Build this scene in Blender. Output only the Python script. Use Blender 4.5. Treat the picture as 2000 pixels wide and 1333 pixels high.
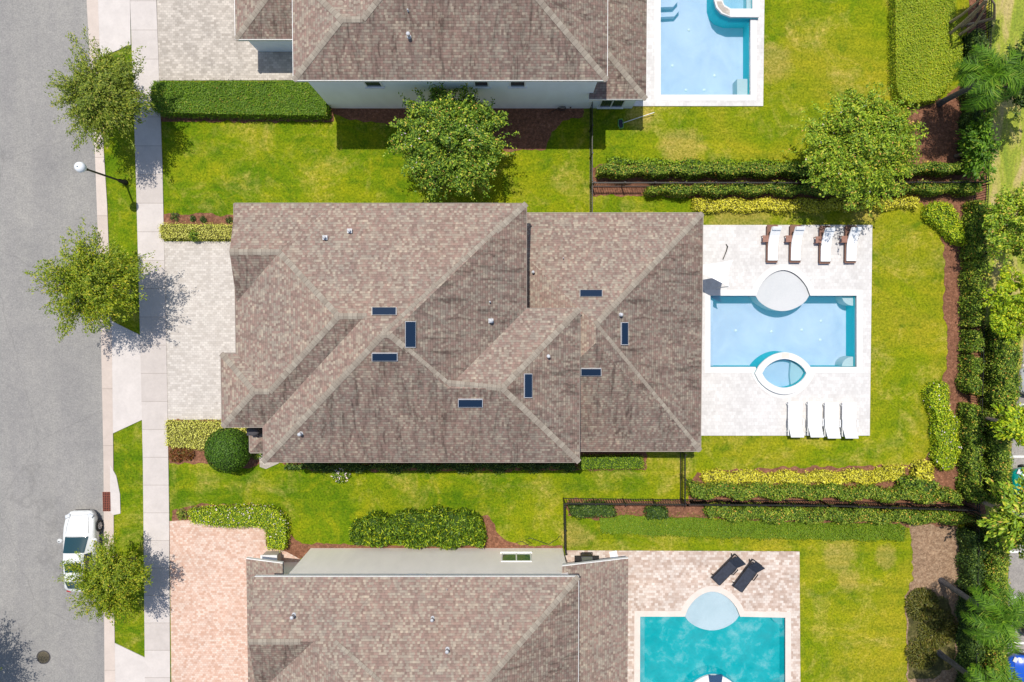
import bpy, bmesh, math, random
import numpy as np
from mathutils import Vector, Matrix, noise
from mathutils.geometry import tessellate_polygon
R = math.radians
random.seed(7); rng = np.random.default_rng(7)
for o in list(bpy.data.objects): bpy.data.objects.remove(o)
sc = bpy.context.scene; col = sc.collection

# ---------------- camera ----------------
F = 1389.0; H = 40.85; TH = math.atan(52/F)
cd = bpy.data.cameras.new('camera'); cam = bpy.data.objects.new('camera', cd); col.objects.link(cam)
cam.location = (0, 0, H); cam.rotation_euler = (-TH, 0, 0)
cd.sensor_width = 36; cd.lens = 36*F/2000; cd.clip_end = 500
sc.camera = cam
# ---------------- sky, sun, exposure ----------------
w = bpy.data.worlds.new('World'); sc.world = w; w.use_nodes = True
nt = w.node_tree; bg = nt.nodes['Background']; sky = nt.nodes.new('ShaderNodeTexSky')
sky.sky_type = 'NISHITA'; sky.sun_disc = False; sky.sun_elevation = R(70.8); sky.sun_rotation = R(-19.5)
nt.links.new(sky.outputs[0], bg.inputs[0]); bg.inputs[1].default_value = 0.125
sd = bpy.data.lights.new('sun', 'SUN'); sun = bpy.data.objects.new('sun', sd); col.objects.link(sun)
sd.energy = 4.15; sd.angle = R(0.6); sd.color = (1, 0.94, 0.85)
sun.rotation_euler = Vector((0.116, -0.328, -1)).to_track_quat('-Z', 'Y').to_euler(); sun.location = (-10, 30, 80)
sc.view_settings.view_transform = 'Standard'; sc.view_settings.look = 'None'
sc.view_settings.exposure = 0.07; sc.view_settings.gamma = 1

def P(px, py, z=0.0):
    """photo pixel -> point on the horizontal plane at height z"""
    a = (px-1000)/F; b = (666.5-py)/F
    d = Vector((a, b*math.cos(TH)-math.sin(TH), -b*math.sin(TH)-math.cos(TH)))
    t = (z-H)/d.z
    return Vector((d.x*t, d.y*t, z))
def PL(pts, z=0.0): return [P(x, y, z) for x, y in pts]

# ---------------- materials ----------------
class NB:
    def __init__(s, name):
        s.m = bpy.data.materials.new(name); s.m.use_nodes = True; s.t = s.m.node_tree
        s.p = s.t.nodes['Principled BSDF']; s.out = s.t.nodes['Material Output']
    def n(s, typ, **kw):
        nd = s.t.nodes.new('ShaderNode'+typ)
        for k, v in kw.items(): setattr(nd, k, v)
        return nd
    def l(s, a, b): s.t.links.new(a, b)
    def set(s, sock, v):
        if hasattr(v, 'is_linked') or hasattr(v, 'links'): s.l(v, sock)
        else: sock.default_value = v
    def coord(s, kind='Object'): return s.n('TexCoord').outputs[kind]
    def noise(s, vec, scale, detail=4, rough=.55, dist=0):
        t = s.n('TexNoise'); s.l(vec, t.inputs['Vector']); t.inputs['Scale'].default_value = scale
        t.inputs['Detail'].default_value = detail; t.inputs['Roughness'].default_value = rough; t.inputs['Distortion'].default_value = dist
        return t.outputs['Fac']
    def ramp(s, fac, stops, interp='LINEAR'):
        r = s.n('ValToRGB'); r.color_ramp.interpolation = interp
        e = r.color_ramp.elements
        while len(e) < len(stops): e.new(0.5)
        for el, (p, c) in zip(e, stops):
            el.position = p; el.color = (*c, 1) if len(c) == 3 else c
        s.l(fac, r.inputs[0]); return r.outputs[0]
    def math(s, op, a, b=0.0, c=None):
        m = s.n('Math', operation=op); s.set(m.inputs[0], a); s.set(m.inputs[1], b)
        if c is not None: s.set(m.inputs[2], c)
        return m.outputs[0]
    def mix(s, fac, a, b, mode='MIX'):
        m = s.n('Mix', data_type='RGBA', blend_type=mode)
        s.set(m.inputs[0], fac)
        for i, v in ((6, a), (7, b)):
            if isinstance(v, tuple): m.inputs[i].default_value = (*v, 1) if len(v) == 3 else v
            else: s.l(v, m.inputs[i])
        return m.outputs[2]
    def bump(s, h, strength=.3, dist=.02):
        b = s.n('Bump'); b.inputs['Strength'].default_value = strength; b.inputs['Distance'].default_value = dist
        s.l(h, b.inputs['Height']); s.l(b.outputs[0], s.p.inputs['Normal'])
    def col(s, c):
        if isinstance(c, tuple): s.p.inputs['Base Color'].default_value = (*c, 1)
        else: s.l(c, s.p.inputs['Base Color'])
    def rough(s, r): s.set(s.p.inputs['Roughness'], r)
MAT = {}
def simple(name, c, rough=.6, metal=0.0, var=.12, scale=6, spec=.5):
    b = NB(name); co = b.coord(); n = b.noise(co, scale, 5)
    k = tuple(max(0, x*(1-var)) for x in c); k2 = tuple(min(1, x*(1+var)) for x in c)
    b.col(b.ramp(n, [(.3, k), (.7, k2)])); b.rough(rough); b.p.inputs['Metallic'].default_value = metal
    b.p.inputs['Specular IOR Level'].default_value = spec
    MAT[name] = b.m; return b.m

def mat_grass():
    b = NB('lawn_grass'); co = b.coord()
    big = b.noise(co, .17, 4, .6, .8); mid = b.noise(co, .8, 6, .75, .6); fine = b.noise(co, 3.2, 4, .7); vf = b.noise(co, 8.5, 3, .8)
    sx = b.n('SeparateXYZ'); b.l(co, sx.inputs[0]); big = b.math('ADD', big, b.math('MULTIPLY', sx.outputs[0], .0052))
    base = b.ramp(big, [(.36, (.095, .172, .001)), (.46, (.145, .212, .002)), (.56, (.205, .245, .003)), (.70, (.295, .27, .012))])
    c = b.mix(b.ramp(mid, [(.45, (0, 0, 0)), (.7, (1, 1, 1))]), base, (.27, .275, .006))
    c = b.mix(b.ramp(b.noise(co, .75, 4, .6, .4), [(.28, (.8, .8, .8)), (.46, (0, 0, 0))]), c, (.09, .165, .003))
    dry = b.math('MULTIPLY', b.ramp(b.noise(co, .42, 6, .72, .9), [(.50, (0, 0, 0)), (.68, (1, 1, 1))]), b.ramp(fine, [(.32, (.15, .15, .15)), (.62, (1, 1, 1))]))
    c = b.mix(b.math('MULTIPLY', dry, .55), c, (.52, .385, .10))
    for px_, py_, rad_ in ((1510, 118, 1.5), (1330, 292, 1.7), (1250, 225, 1.2), (1640, 1085, 1.4), (1655, 1135, .9), (1730, 1090, .9), (1125, 1045, 1.2), (1440, 425, 2.2), (1580, 640, 1.0), (1690, 410, 1.2)):
        q_ = P(px_, py_, 0); vd = b.n('VectorMath', operation='DISTANCE'); b.l(co, vd.inputs[0]); vd.inputs[1].default_value = q_
        k_ = b.math('MULTIPLY', b.math('SUBTRACT', 1.0, b.math('DIVIDE', vd.outputs['Value'], rad_)), 2.0); k_ = b.math('ADD', k_, b.math('MULTIPLY', b.math('SUBTRACT', mid, .5), 3.0))
        c = b.mix(b.ramp(k_, [(.3, (0, 0, 0)), (1.0, (.42, .42, .42))]), c, (.44, .30, .09))
    c = b.mix(1.0, c, b.ramp(vf, [(.3, (.42, .50, .3)), (.5, (.98, 1.0, .9)), (.7, (1.5, 1.4, 2.2))]), 'MULTIPLY')
    c = b.mix(.8, c, b.ramp(fine, [(.3, (.68, .78, .6)), (.7, (1.22, 1.16, 1.4))]), 'MULTIPLY')
    mp = b.n('Mapping'); mp.inputs['Scale'].default_value = (.12, 1.5, 1); b.l(co, mp.inputs[0])
    c = b.mix(.8, c, b.ramp(b.noise(mp.outputs[0], .8, 4, .6, .6), [(.38, (.80, .88, .86)), (.62, (1.1, 1.06, 1.0))]), 'MULTIPLY')
    b.col(c); b.rough(.9); b.p.inputs['Specular IOR Level'].default_value = .15
    b.bump(b.math('ADD', vf, fine), .9, .06); MAT['grass'] = b.m
mat_grass()
def mat_wild():
    b = NB('wild_grass'); co = b.coord(); mp = b.n('Mapping'); mp.inputs['Scale'].default_value = (1.6, .35, 1); b.l(co, mp.inputs[0])
    a = b.noise(mp.outputs[0], .8, 5, .6, .4); f = b.noise(co, 8, 4, .75)
    c = b.ramp(a, [(.33, (.17, .25, .015)), (.48, (.30, .34, .03)), (.58, (.45, .38, .12)), (.72, (.50, .36, .2))])
    c = b.mix(1., c, b.ramp(f, [(.3, (.5, .5, .45)), (.7, (1.3, 1.3, 1.3))]), 'MULTIPLY'); b.col(c); b.rough(.9); b.bump(f, .8, .05); MAT['wild'] = b.m
mat_wild()
def mat_ground(name, stops, sc_=5, f2=11, bump=.7, rough=.95, bigs=.8):
    b = NB(name); co = b.coord(); n = b.noise(co, sc_, 6, .75); v = b.n('TexVoronoi'); v.inputs['Scale'].default_value = f2; b.l(co, v.inputs['Vector'])
    c = b.ramp(n, stops); c = b.mix(.75, c, b.ramp(b.noise(co, f2, 3, .8), [(.3, (.45, .45, .45)), (.7, (1.5, 1.5, 1.5))]), 'MULTIPLY')
    c = b.mix(.6, c, b.ramp(b.noise(co, bigs, 4, .6), [(.35, (.78, .78, .78)), (.65, (1.12, 1.12, 1.12))]), 'MULTIPLY')
    b.col(c); b.rough(rough); b.bump(n, bump, .05); MAT[name] = b.m
mat_ground('mulch', [(.3, (.10, .042, .022)), (.5, (.20, .085, .045)), (.7, (.34, .165, .10))])
mat_ground('leaf_litter', [(.3, (.17, .10, .055)), (.5, (.28, .18, .11)), (.7, (.44, .31, .2))])
mat_ground('scrub', [(.3, (.03, .03, .008)), (.5, (.08, .075, .015)), (.7, (.2, .16, .07))], 2.5, 9)
def mat_asphalt(name, lo, hi):
    b = NB(name); co = b.coord(); f = b.noise(co, 11, 3, .85); f2 = b.noise(co, 3, 4, .7)
    c = b.ramp(b.noise(co, .25, 5, .6, .5), [(.3, lo), (.7, hi)])
    c = b.mix(1., c, b.ramp(f, [(.3, (.74, .74, .75)), (.7, (1.25, 1.24, 1.22))]), 'MULTIPLY')
    c = b.mix(.8, c, b.ramp(f2, [(.3, (.87, .87, .88)), (.7, (1.12, 1.12, 1.1))]), 'MULTIPLY')
    mp = b.n('Mapping'); mp.inputs['Scale'].default_value = (1.1, .07, 1); b.l(co, mp.inputs[0])
    c = b.mix(.7, c, b.ramp(b.noise(mp.outputs[0], 1, 3, .5), [(.35, (.93, .93, .94)), (.65, (1.05, 1.05, 1.03))]), 'MULTIPLY')
    sp = b.ramp(b.noise(co, 2.3, 6, .8), [(.66, (1, 1, 1)), (.78, (.55, .55, .55))]); c = b.mix(1., c, sp, 'MULTIPLY')
    vc = b.n('TexVoronoi', feature='DISTANCE_TO_EDGE'); vc.inputs['Scale'].default_value = .16; nz = b.n('TexNoise'); nz.inputs['Scale'].default_value = .9; nz.inputs['Detail'].default_value = 6; b.l(co, nz.inputs['Vector'])
    wv = b.mix(.35, co, nz.outputs['Color']); b.l(wv, vc.inputs['Vector'])
    c = b.mix(b.ramp(vc.outputs['Distance'], [(.0, (.32, .32, .32)), (.004, (0, 0, 0))]), c, (.13, .125, .12))
    b.col(c); b.rough(.9); b.bump(f, .5, .01); MAT[name] = b.m
mat_asphalt('asphalt', (.228, .222, .216), (.295, .284, .268)); mat_asphalt('lot_asphalt', (.27, .25, .235), (.35, .33, .31))
def mat_concrete(name, c0, pitch, phase=0.0, var=.06):
    b = NB(name); co = b.coord(); s = b.n('SeparateXYZ'); b.l(co, s.inputs[0])
    c = b.ramp(b.noise(co, 1.2, 6, .7, .4), [(.3, tuple(x*(.90) for x in c0)), (.7, tuple(min(1, x*1.05) for x in c0))])
    c = b.mix(.6, c, b.ramp(b.noise(co, 7, 5, .8), [(.3, (.90, .89, .88)), (.7, (1.05, 1.05, 1.05))]), 'MULTIPLY')
    if pitch:
        yy = b.math('ADD', b.math('DIVIDE', s.outputs[1], pitch), phase)
        wn = b.n('TexWhiteNoise', noise_dimensions='1D'); b.l(b.math('FLOOR', yy), wn.inputs['W'])
        c = b.mix(1., c, b.ramp(wn.outputs[0], [(0, (.90, .885, .88)), (1, (1.04, 1.04, 1.05))]), 'MULTIPLY')
        j = b.math('LESS_THAN', b.math('FRACT', yy), .028/pitch); c = b.mix(b.math('MULTIPLY', j, .55), c, (.18, .14, .11))
    b.col(c); b.rough(.85); MAT[name] = b.m
mat_concrete('sidewalk', (.565, .52, .487), 1.62, .1); mat_concrete('kerb', (.58, .50, .44), 3.3, .3); mat_concrete('apron', (.585, .54, .51), 0); mat_concrete('coping', (.72, .71, .70), 0)
mat_concrete('warm_coping', (.68, .60, .54), 0)
def mat_paver(name, stops, bw=.22, bh=.11, dark=.8, bigv=.12, rot=0.0, line=.10):
    b = NB(name); co = b.coord(); mp = b.n('Mapping'); mp.inputs['Rotation'].default_value = (0, 0, rot); b.l(co, mp.inputs[0])
    s = b.n('SeparateXYZ'); b.l(mp.outputs[0], s.inputs[0])
    row = b.math('FLOOR', b.math('DIVIDE', s.outputs[1], bh)); off = b.math('MULTIPLY', b.math('MODULO', b.math('ABSOLUTE', row), 2), .5)
    ux = b.math('ADD', b.math('DIVIDE', s.outputs[0], bw), off); cb = b.n('CombineXYZ'); b.l(b.math('FLOOR', ux), cb.inputs[0]); b.l(row, cb.inputs[1])
    wn = b.n('TexWhiteNoise', noise_dimensions='2D'); b.l(cb.outputs[0], wn.inputs['Vector'])
    c = b.ramp(wn.outputs[0], stops)
    fy = b.math('FRACT', b.math('DIVIDE', s.outputs[1], bh)); fx = b.math('FRACT', ux)
    j = b.math('MAXIMUM', b.math('LESS_THAN', fy, line), b.math('LESS_THAN', fx, line*bh/bw*1.2))
    c = b.mix(b.math('MULTIPLY', j, .75), c, tuple(x*dark for x in stops[0][1]))
    c = b.mix(1., c, b.ramp(b.noise(co, .8, 5, .65, .5), [(.3, (1-bigv,)*3), (.7, (1+bigv,)*3)]), 'MULTIPLY')
    c = b.mix(.6, c, b.ramp(b.noise(co, 5, 5, .7), [(.3, (.88, .87, .86)), (.7, (1.08, 1.08, 1.08))]), 'MULTIPLY')
    c = b.mix(1., c, b.ramp(b.noise(co, 1.9, 5, .6), [(.66, (1, 1, 1)), (.78, (.72, .7, .68))]), 'MULTIPLY')
    b.col(c); b.rough(.85); b.bump(j, -.3, .01); MAT[name] = b.m
mat_paver('paver_grey', [(0, (.37, .33, .285)), (.5, (.45, .405, .355)), (1, (.55, .50, .44))], .22, .13)
mat_paver('paver_pale', [(0, (.46, .42, .38)), (.5, (.53, .49, .45)), (1, (.59, .55, .505))], .22, .13, bigv=.07)
mat_paver('paver_pink', [(0, (.52, .33, .245)), (.3, (.58, .40, .315)), (.6, (.62, .455, .37)), (1, (.65, .53, .45))], .16, .12, .9, .09)
mat_paver('deck_white', [(0, (.575, .555, .54)), (.5, (.615, .60, .585)), (1, (.655, .64, .625))], .2, .2, .86, .09, 0, .05)
mat_paver('deck_mixed', [(0, (.42, .31, .25)), (.25, (.48, .37, .305)), (.55, (.55, .45, .385)), (1, (.64, .57, .51))], .2, .15, .9, .14, 0, .06)
def mat_shingle(name='shingle', shade_streak=0.0):
    b = NB(name); uv = b.coord('UV'); s = b.n('SeparateXYZ'); b.l(uv, s.inputs[0]); rh = .125; rw = .125
    v = b.math('DIVIDE', s.outputs[1], rh); row = b.math('FLOOR', v)
    wr = b.n('TexWhiteNoise', noise_dimensions='1D'); b.l(row, wr.inputs['W'])
    ux = b.math('ADD', b.math('DIVIDE', s.outputs[0], rw), b.math('MULTIPLY', wr.outputs[0], 5))
    cb = b.n('CombineXYZ'); b.l(b.math('FLOOR', ux), cb.inputs[0]); b.l(row, cb.inputs[1])
    wn = b.n('TexWhiteNoise', noise_dimensions='2D'); b.l(cb.outputs[0], wn.inputs['Vector'])
    c = b.ramp(wn.outputs[0], [(0, (.21, .153, .126)), (.2, (.25, .185, .155)), (.42, (.29, .20, .168)), (.6, (.28, .235, .192)), (.84, (.315, .27, .22)), (1, (.395, .335, .265))])
    ln = b.math('LESS_THAN', b.math('FRACT', v), .2)  # dark gap at each course, with the overlap's shadow line painted in
    c = b.mix(b.math('MULTIPLY', ln, .55 if shade_streak else .36), c, (.12, .09, .075))
    c = b.mix(.85, c, b.ramp(b.noise(uv, 2.4, 4, .6, .3), [(.3, (.86, .84, .86)), (.7, (1.13, 1.13, 1.10))]), 'MULTIPLY')
    c = b.mix(.9, c, b.ramp(b.noise(uv, .3, 4, .6), [(.3, (.90, .93, .95)), (.7, (1.08, 1.03, 1.0))]), 'MULTIPLY')
    if shade_streak:  # darkens the whole slope as painted shade, broken up by stain streaks
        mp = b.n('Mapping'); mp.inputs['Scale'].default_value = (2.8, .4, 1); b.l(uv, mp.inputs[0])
        c = b.mix(shade_streak, c, b.ramp(b.noise(mp.outputs[0], 1.25, 6, .72, 1.0), [(.37, (.42, .42, .42)), (.46, (.70, .70, .70)), (.6, (.86, .86, .86)), (.72, (1.02, 1.0, .97))]), 'MULTIPLY')
    c = b.mix(.6, c, b.ramp(b.noise(uv, 9, 3, .8), [(.3, (.80, .80, .80)), (.7, (1.2, 1.19, 1.17))]), 'MULTIPLY')
    b.col(c); b.rough(.95); b.p.inputs['Specular IOR Level'].default_value = .2
    b.bump(b.math('FRACT', v), -.5, .02); MAT[name] = b.m
mat_shingle(); mat_shingle('shingle_shaded_stained', 1.0)  # second copy: shade painted into the colour, plus stain streaks
def mat_cap():
    b = NB('ridge_shingle'); uv = b.coord('UV'); s = b.n('SeparateXYZ'); b.l(uv, s.inputs[0])
    u = b.math('DIVIDE', s.outputs[0], .22); wn = b.n('TexWhiteNoise', noise_dimensions='1D'); b.l(b.math('FLOOR', u), wn.inputs['W'])
    c = b.ramp(wn.outputs[0], [(0, (.245, .205, .163)), (.6, (.285, .245, .197)), (1, (.34, .30, .24))])
    c = b.mix(b.math('MULTIPLY', b.math('LESS_THAN', b.math('FRACT', u), .15), .4), c, (.13, .1, .08))
    c = b.mix(.8, c, b.ramp(b.noise(uv, 14, 4, .7), [(.3, (.8, .8, .8)), (.7, (1.2, 1.2, 1.2))]), 'MULTIPLY'); b.col(c); b.rough(.95); MAT['cap'] = b.m
mat_cap()
def mat_stucco(name, c0):
    b = NB(name); co = b.coord(); mp = b.n('Mapping'); mp.inputs['Scale'].default_value = (1, 1, .3); b.l(co, mp.inputs[0])
    c = b.ramp(b.noise(mp.outputs[0], 1.4, 5, .6, .3), [(.3, tuple(x*.94 for x in c0)), (.7, tuple(min(1, x*1.03) for x in c0))])
    b.col(c); b.rough(.9); b.bump(b.noise(co, 60, 3, .7), .3, .01); MAT[name] = b.m
mat_stucco('stucco_white', (.86, .91, .97)); mat_stucco('stucco_cream', (.94, .87, .80)); mat_stucco('stucco_beige', (.5, .44, .36))
simple('fascia', (.74, .72, .69), .6); simple('brown_fascia', (.3, .25, .21), .8); simple('vent_metal', (.52, .53, .55), .5); simple('soffit', (.55, .53, .5), .8)
simple('black_metal', (.02, .018, .018), .45, .3); simple('white_metal', (.8, .8, .79), .4); simple('grey_metal', (.35, .36, .37), .35, .7)
simple('white_cloth', (.88, .88, .88), .85, var=.04); simple('wicker', (.20, .105, .075), .8, var=.3, scale=40); simple('black_mesh', (.022, .028, .045), .7, var=.3)
simple('brown_wood', (.28, .14, .10), .7, var=.2); simple('rust', (.22, .06, .035), .8, var=.3, scale=20); simple('dark_void', (.015, .012, .012), .9)
simple('manhole', (.10, .085, .055), .7, .4, var=.5, scale=25); simple('tyre', (.02, .02, .02), .8); simple('rim', (.45, .45, .46), .3, .8)
simple('umbrella_cloth', (.82, .81, .79), .8, var=.03); simple('white_line', (.78, .78, .76), .7, var=.08, scale=20)
simple('pool_tile', (.03, .07, .14), .3, var=.6, scale=30); simple('red_lens', (.35, .02, .015), .2); simple('clear_lens', (.6, .62, .65), .1)
simple('green_plastic', (.15, .42, .10), .5); simple('dark_cap', (.06, .055, .06), .8); simple('globe', (.82, .84, .86), .25, var=.02)
simple('bark', (.17, .13, .10), .9, var=.4, scale=14); simple('pale_bark', (.34, .25, .18), .9, var=.4, scale=10); simple('palm_bark', (.085, .08, .085), .9, var=.45, scale=16)
def mat_paint(name, c):
    b = NB(name); b.col(c); b.rough(.25); b.p.inputs['Coat Weight'].default_value = .8; b.p.inputs['Coat Roughness'].default_value = .06; MAT[name] = b.m
mat_paint('paint_white', (.70, .71, .70)); mat_paint('paint_blue', (.01, .09, .55)); mat_paint('paint_teal', (.0, .25, .22)); mat_paint('paint_black', (.02, .022, .025)); mat_paint('paint_silver', (.4, .42, .44))
def mat_glass(name, c, r=.05):
    b = NB(name); b.col(c); b.rough(r); b.p.inputs['Specular IOR Level'].default_value = .9 if r < .15 else .15; MAT[name] = b.m
mat_glass('skylight_glass', (.012, .026, .055), .2); mat_glass('window_glass', (.03, .05, .06)); mat_glass('car_glass', (.01, .045, .055), .08); mat_glass('green_glass', (.05, .13, .08))
def mat_water(name, tint, scatter, fac, foam=0.0):
    b = NB(name); t = b.t; tr = b.n('BsdfTransparent'); tr.inputs[0].default_value = (*tint, 1)
    df = b.n('BsdfDiffuse'); co = b.coord()
    if foam:
        cf = b.ramp(b.noise(co, 1.0, 5, .65, .25), [(.36, (0, .34, .38)), (.52, scatter), (.68, (.20, .60, .64))]); cf = b.mix(.7, cf, b.ramp(b.noise(co, 9, 4, .7, .6), [(.35, (.7, .88, .9)), (.7, (1.8, 1.15, 1.12))]), 'MULTIPLY'); b.l(cf, df.inputs[0])
    else: df.inputs[0].default_value = (*scatter, 1)
    m1 = b.n('MixShader'); m1.inputs[0].default_value = fac; b.l(tr.outputs[0], m1.inputs[1]); b.l(df.outputs[0], m1.inputs[2])
    gl = b.n('BsdfGlossy'); gl.inputs['Roughness'].default_value = .08; fr = b.n('Fresnel'); fr.inputs[0].default_value = 1.33
    bp = b.n('Bump'); bp.inputs['Strength'].default_value = .15; bp.inputs['Distance'].default_value = .03; b.l(b.noise(co, 3.5, 4, .6, .8), bp.inputs['Height'])
    b.l(bp.outputs[0], gl.inputs['Normal']); b.l(bp.outputs[0], fr.inputs['Normal'])
    m2 = b.n('MixShader'); b.l(fr.outputs[0], m2.inputs[0]); b.l(m1.outputs[0], m2.inputs[1]); b.l(gl.outputs[0], m2.inputs[2]); b.l(m2.outputs[0], b.out.inputs[0]); MAT[name] = b.m
mat_water('water_thin', (.95, .985, 1.0), (.1, .55, .62), .05); mat_water('water_clear', (.93, .98, 1.0), (.0, .60, .72), .15); mat_water('water_turq', (.75, .98, 1.0), (.0, .44, .48), .46, 1.0)
def mat_plaster(name, a, c):
    b = NB(name); co = b.coord(); k = b.ramp(b.noise(co, .7, 5, .6, .5), [(.3, a), (.7, c)])
    k = b.mix(.6, k, b.ramp(b.noise(co, 16, 4, .75), [(.3, (.9, .9, .93)), (.7, (1.08, 1.07, 1.05))]), 'MULTIPLY'); b.col(k); b.rough(.8); MAT[name] = b.m
mat_plaster('plaster_pale', (.46, .49, .66), (.60, .62, .74)); mat_plaster('plaster_turq', (.0, .38, .42), (.16, .50, .54)); mat_plaster('plaster_white', (.50, .52, .53), (.57, .58, .585)); mat_plaster('plaster_wall', (.0, .42, .50), (.0, .50, .58)); mat_plaster('plaster_blue', (.38, .46, .51), (.48, .55, .60))
def mat_leaf(name, stops, trans=.2, clump=.6):
    b = NB(name); g = b.n('NewGeometry'); co = b.coord()
    c = b.ramp(g.outputs['Random Per Island'], stops)
    c = b.mix(clump, c, b.ramp(b.noise(co, .9, 3, .6), [(.3, (.62, .70, .6)), (.7, (1.3, 1.2, 1.1))]), 'MULTIPLY')
    b.col(c); b.rough(.55); b.p.inputs['Specular IOR Level'].default_value = .35
    tl = b.n('BsdfTranslucent'); b.l(c, tl.inputs[0]); mx = b.n('MixShader'); mx.inputs[0].default_value = trans
    b.l(b.p.outputs[0], mx.inputs[1]); b.l(tl.outputs[0], mx.inputs[2]); b.l(mx.outputs[0], b.out.inputs[0]); MAT[name] = b.m
mat_leaf('leaf_oak', [(0, (.09, .15, .014)), (.4, (.19, .27, .022)), (.75, (.30, .37, .035)), (.95, (.42, .44, .06)), (1, (.5, .4, .12))], .3)
mat_leaf('leaf_oak_yellow', [(0, (.09, .16, .008)), (.4, (.21, .31, .01)), (.78, (.35, .43, .018)), (.95, (.52, .50, .03)), (1, (.6, .48, .05))], .3)
mat_leaf('leaf_myrtle', [(0, (0.0544, 0.132, 0.014)), (.45, (0.139, 0.265, 0.021)), (.8, (0.31, 0.451, 0.0349)), (.95, (0.559, 0.59, 0.0582)), (1, (0.699, 0.389, 0.116))])
mat_leaf('leaf_light', [(0, (0.0924, 0.185, 0.0149)), (.4, (0.224, 0.37, 0.0198)), (.8, (0.396, 0.528, 0.0297)), (.95, (0.634, 0.607, 0.0594)), (1, (0.66, 0.33, 0.119))])
mat_leaf('leaf_hedge', [(0, (.08, .16, .004)), (.5, (.13, .25, .006)), (.9, (.19, .32, .01)), (.98, (.30, .30, .03)), (1, (.4, .2, .04))], .2)
mat_leaf('leaf_ball', [(0, (.035, .095, .006)), (.5, (.07, .17, .008)), (1, (.13, .26, .015))], .15)
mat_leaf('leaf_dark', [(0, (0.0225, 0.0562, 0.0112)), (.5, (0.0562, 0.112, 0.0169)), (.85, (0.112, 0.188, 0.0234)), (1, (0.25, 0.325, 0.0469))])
mat_leaf('leaf_row', [(0, (0.081, 0.145, 0.0146)), (.45, (0.162, 0.276, 0.0183)), (.8, (0.308, 0.421, 0.0364)), (.95, (0.551, 0.535, 0.0729)), (1, (0.73, 0.324, 0.0729))])
mat_leaf('leaf_gold', [(0, (0.315, 0.315, 0.0158)), (.35, (0.63, 0.588, 0.0315)), (.75, (0.819, 0.766, 0.0709)), (.9, (0.892, 0.84, 0.158)), (1, (0.231, 0.21, 0.0236))], .2, .25)
mat_leaf('leaf_goldpale', [(0, (.40, .42, .04)), (.3, (.72, .72, .12)), (.75, (.85, .84, .22)), (1, (.2, .16, .03))], .15, .2)
mat_leaf('leaf_lime', [(0, (0.152, 0.278, 0.00949)), (.4, (0.316, 0.481, 0.0114)), (.8, (0.531, 0.632, 0.019)), (1, (0.885, 0.835, 0.0474))], .25)
mat_leaf('leaf_flat', [(0, (.17, .25, .008)), (.4, (.30, .40, .01)), (.85, (.42, .50, .015)), (1, (.55, .45, .04))], .2)
mat_leaf('leaf_spiky', [(0, (0.0405, 0.0945, 0.0101)), (.5, (0.121, 0.23, 0.0121)), (.85, (0.297, 0.432, 0.0152)), (1, (0.608, 0.648, 0.0304))])
mat_leaf('leaf_palm', [(0, (0.0475, 0.133, 0.00712)), (.5, (0.114, 0.257, 0.00855)), (.9, (0.209, 0.38, 0.0214)), (1, (0.361, 0.437, 0.0427))], .3)
mat_leaf('leaf_red', [(0, (0.12, 0.036, 0.009)), (.6, (0.264, 0.096, 0.027)), (1, (0.144, 0.156, 0.027))])
mat_leaf('leaf_carpet', [(0, (.09, .17, .004)), (.5, (.16, .26, .006)), (.9, (.24, .34, .01)), (1, (.34, .33, .02))], .2)
mat_leaf('leaf_scrub', [(0, (.05, .06, .01)), (.5, (.12, .13, .015)), (.9, (.20, .19, .03)), (1, (.28, .18, .06))], .2)
mat_leaf('leaf_low', [(0, (0.104, 0.208, 0.00668)), (.5, (0.208, 0.342, 0.00891)), (1, (0.356, 0.475, 0.0223))], .2)
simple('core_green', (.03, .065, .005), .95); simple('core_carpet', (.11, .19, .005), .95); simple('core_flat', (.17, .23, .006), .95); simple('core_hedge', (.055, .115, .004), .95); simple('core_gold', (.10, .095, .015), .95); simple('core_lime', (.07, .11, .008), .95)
simple('blossom', (.75, .62, .66), .7, var=.1)

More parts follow.
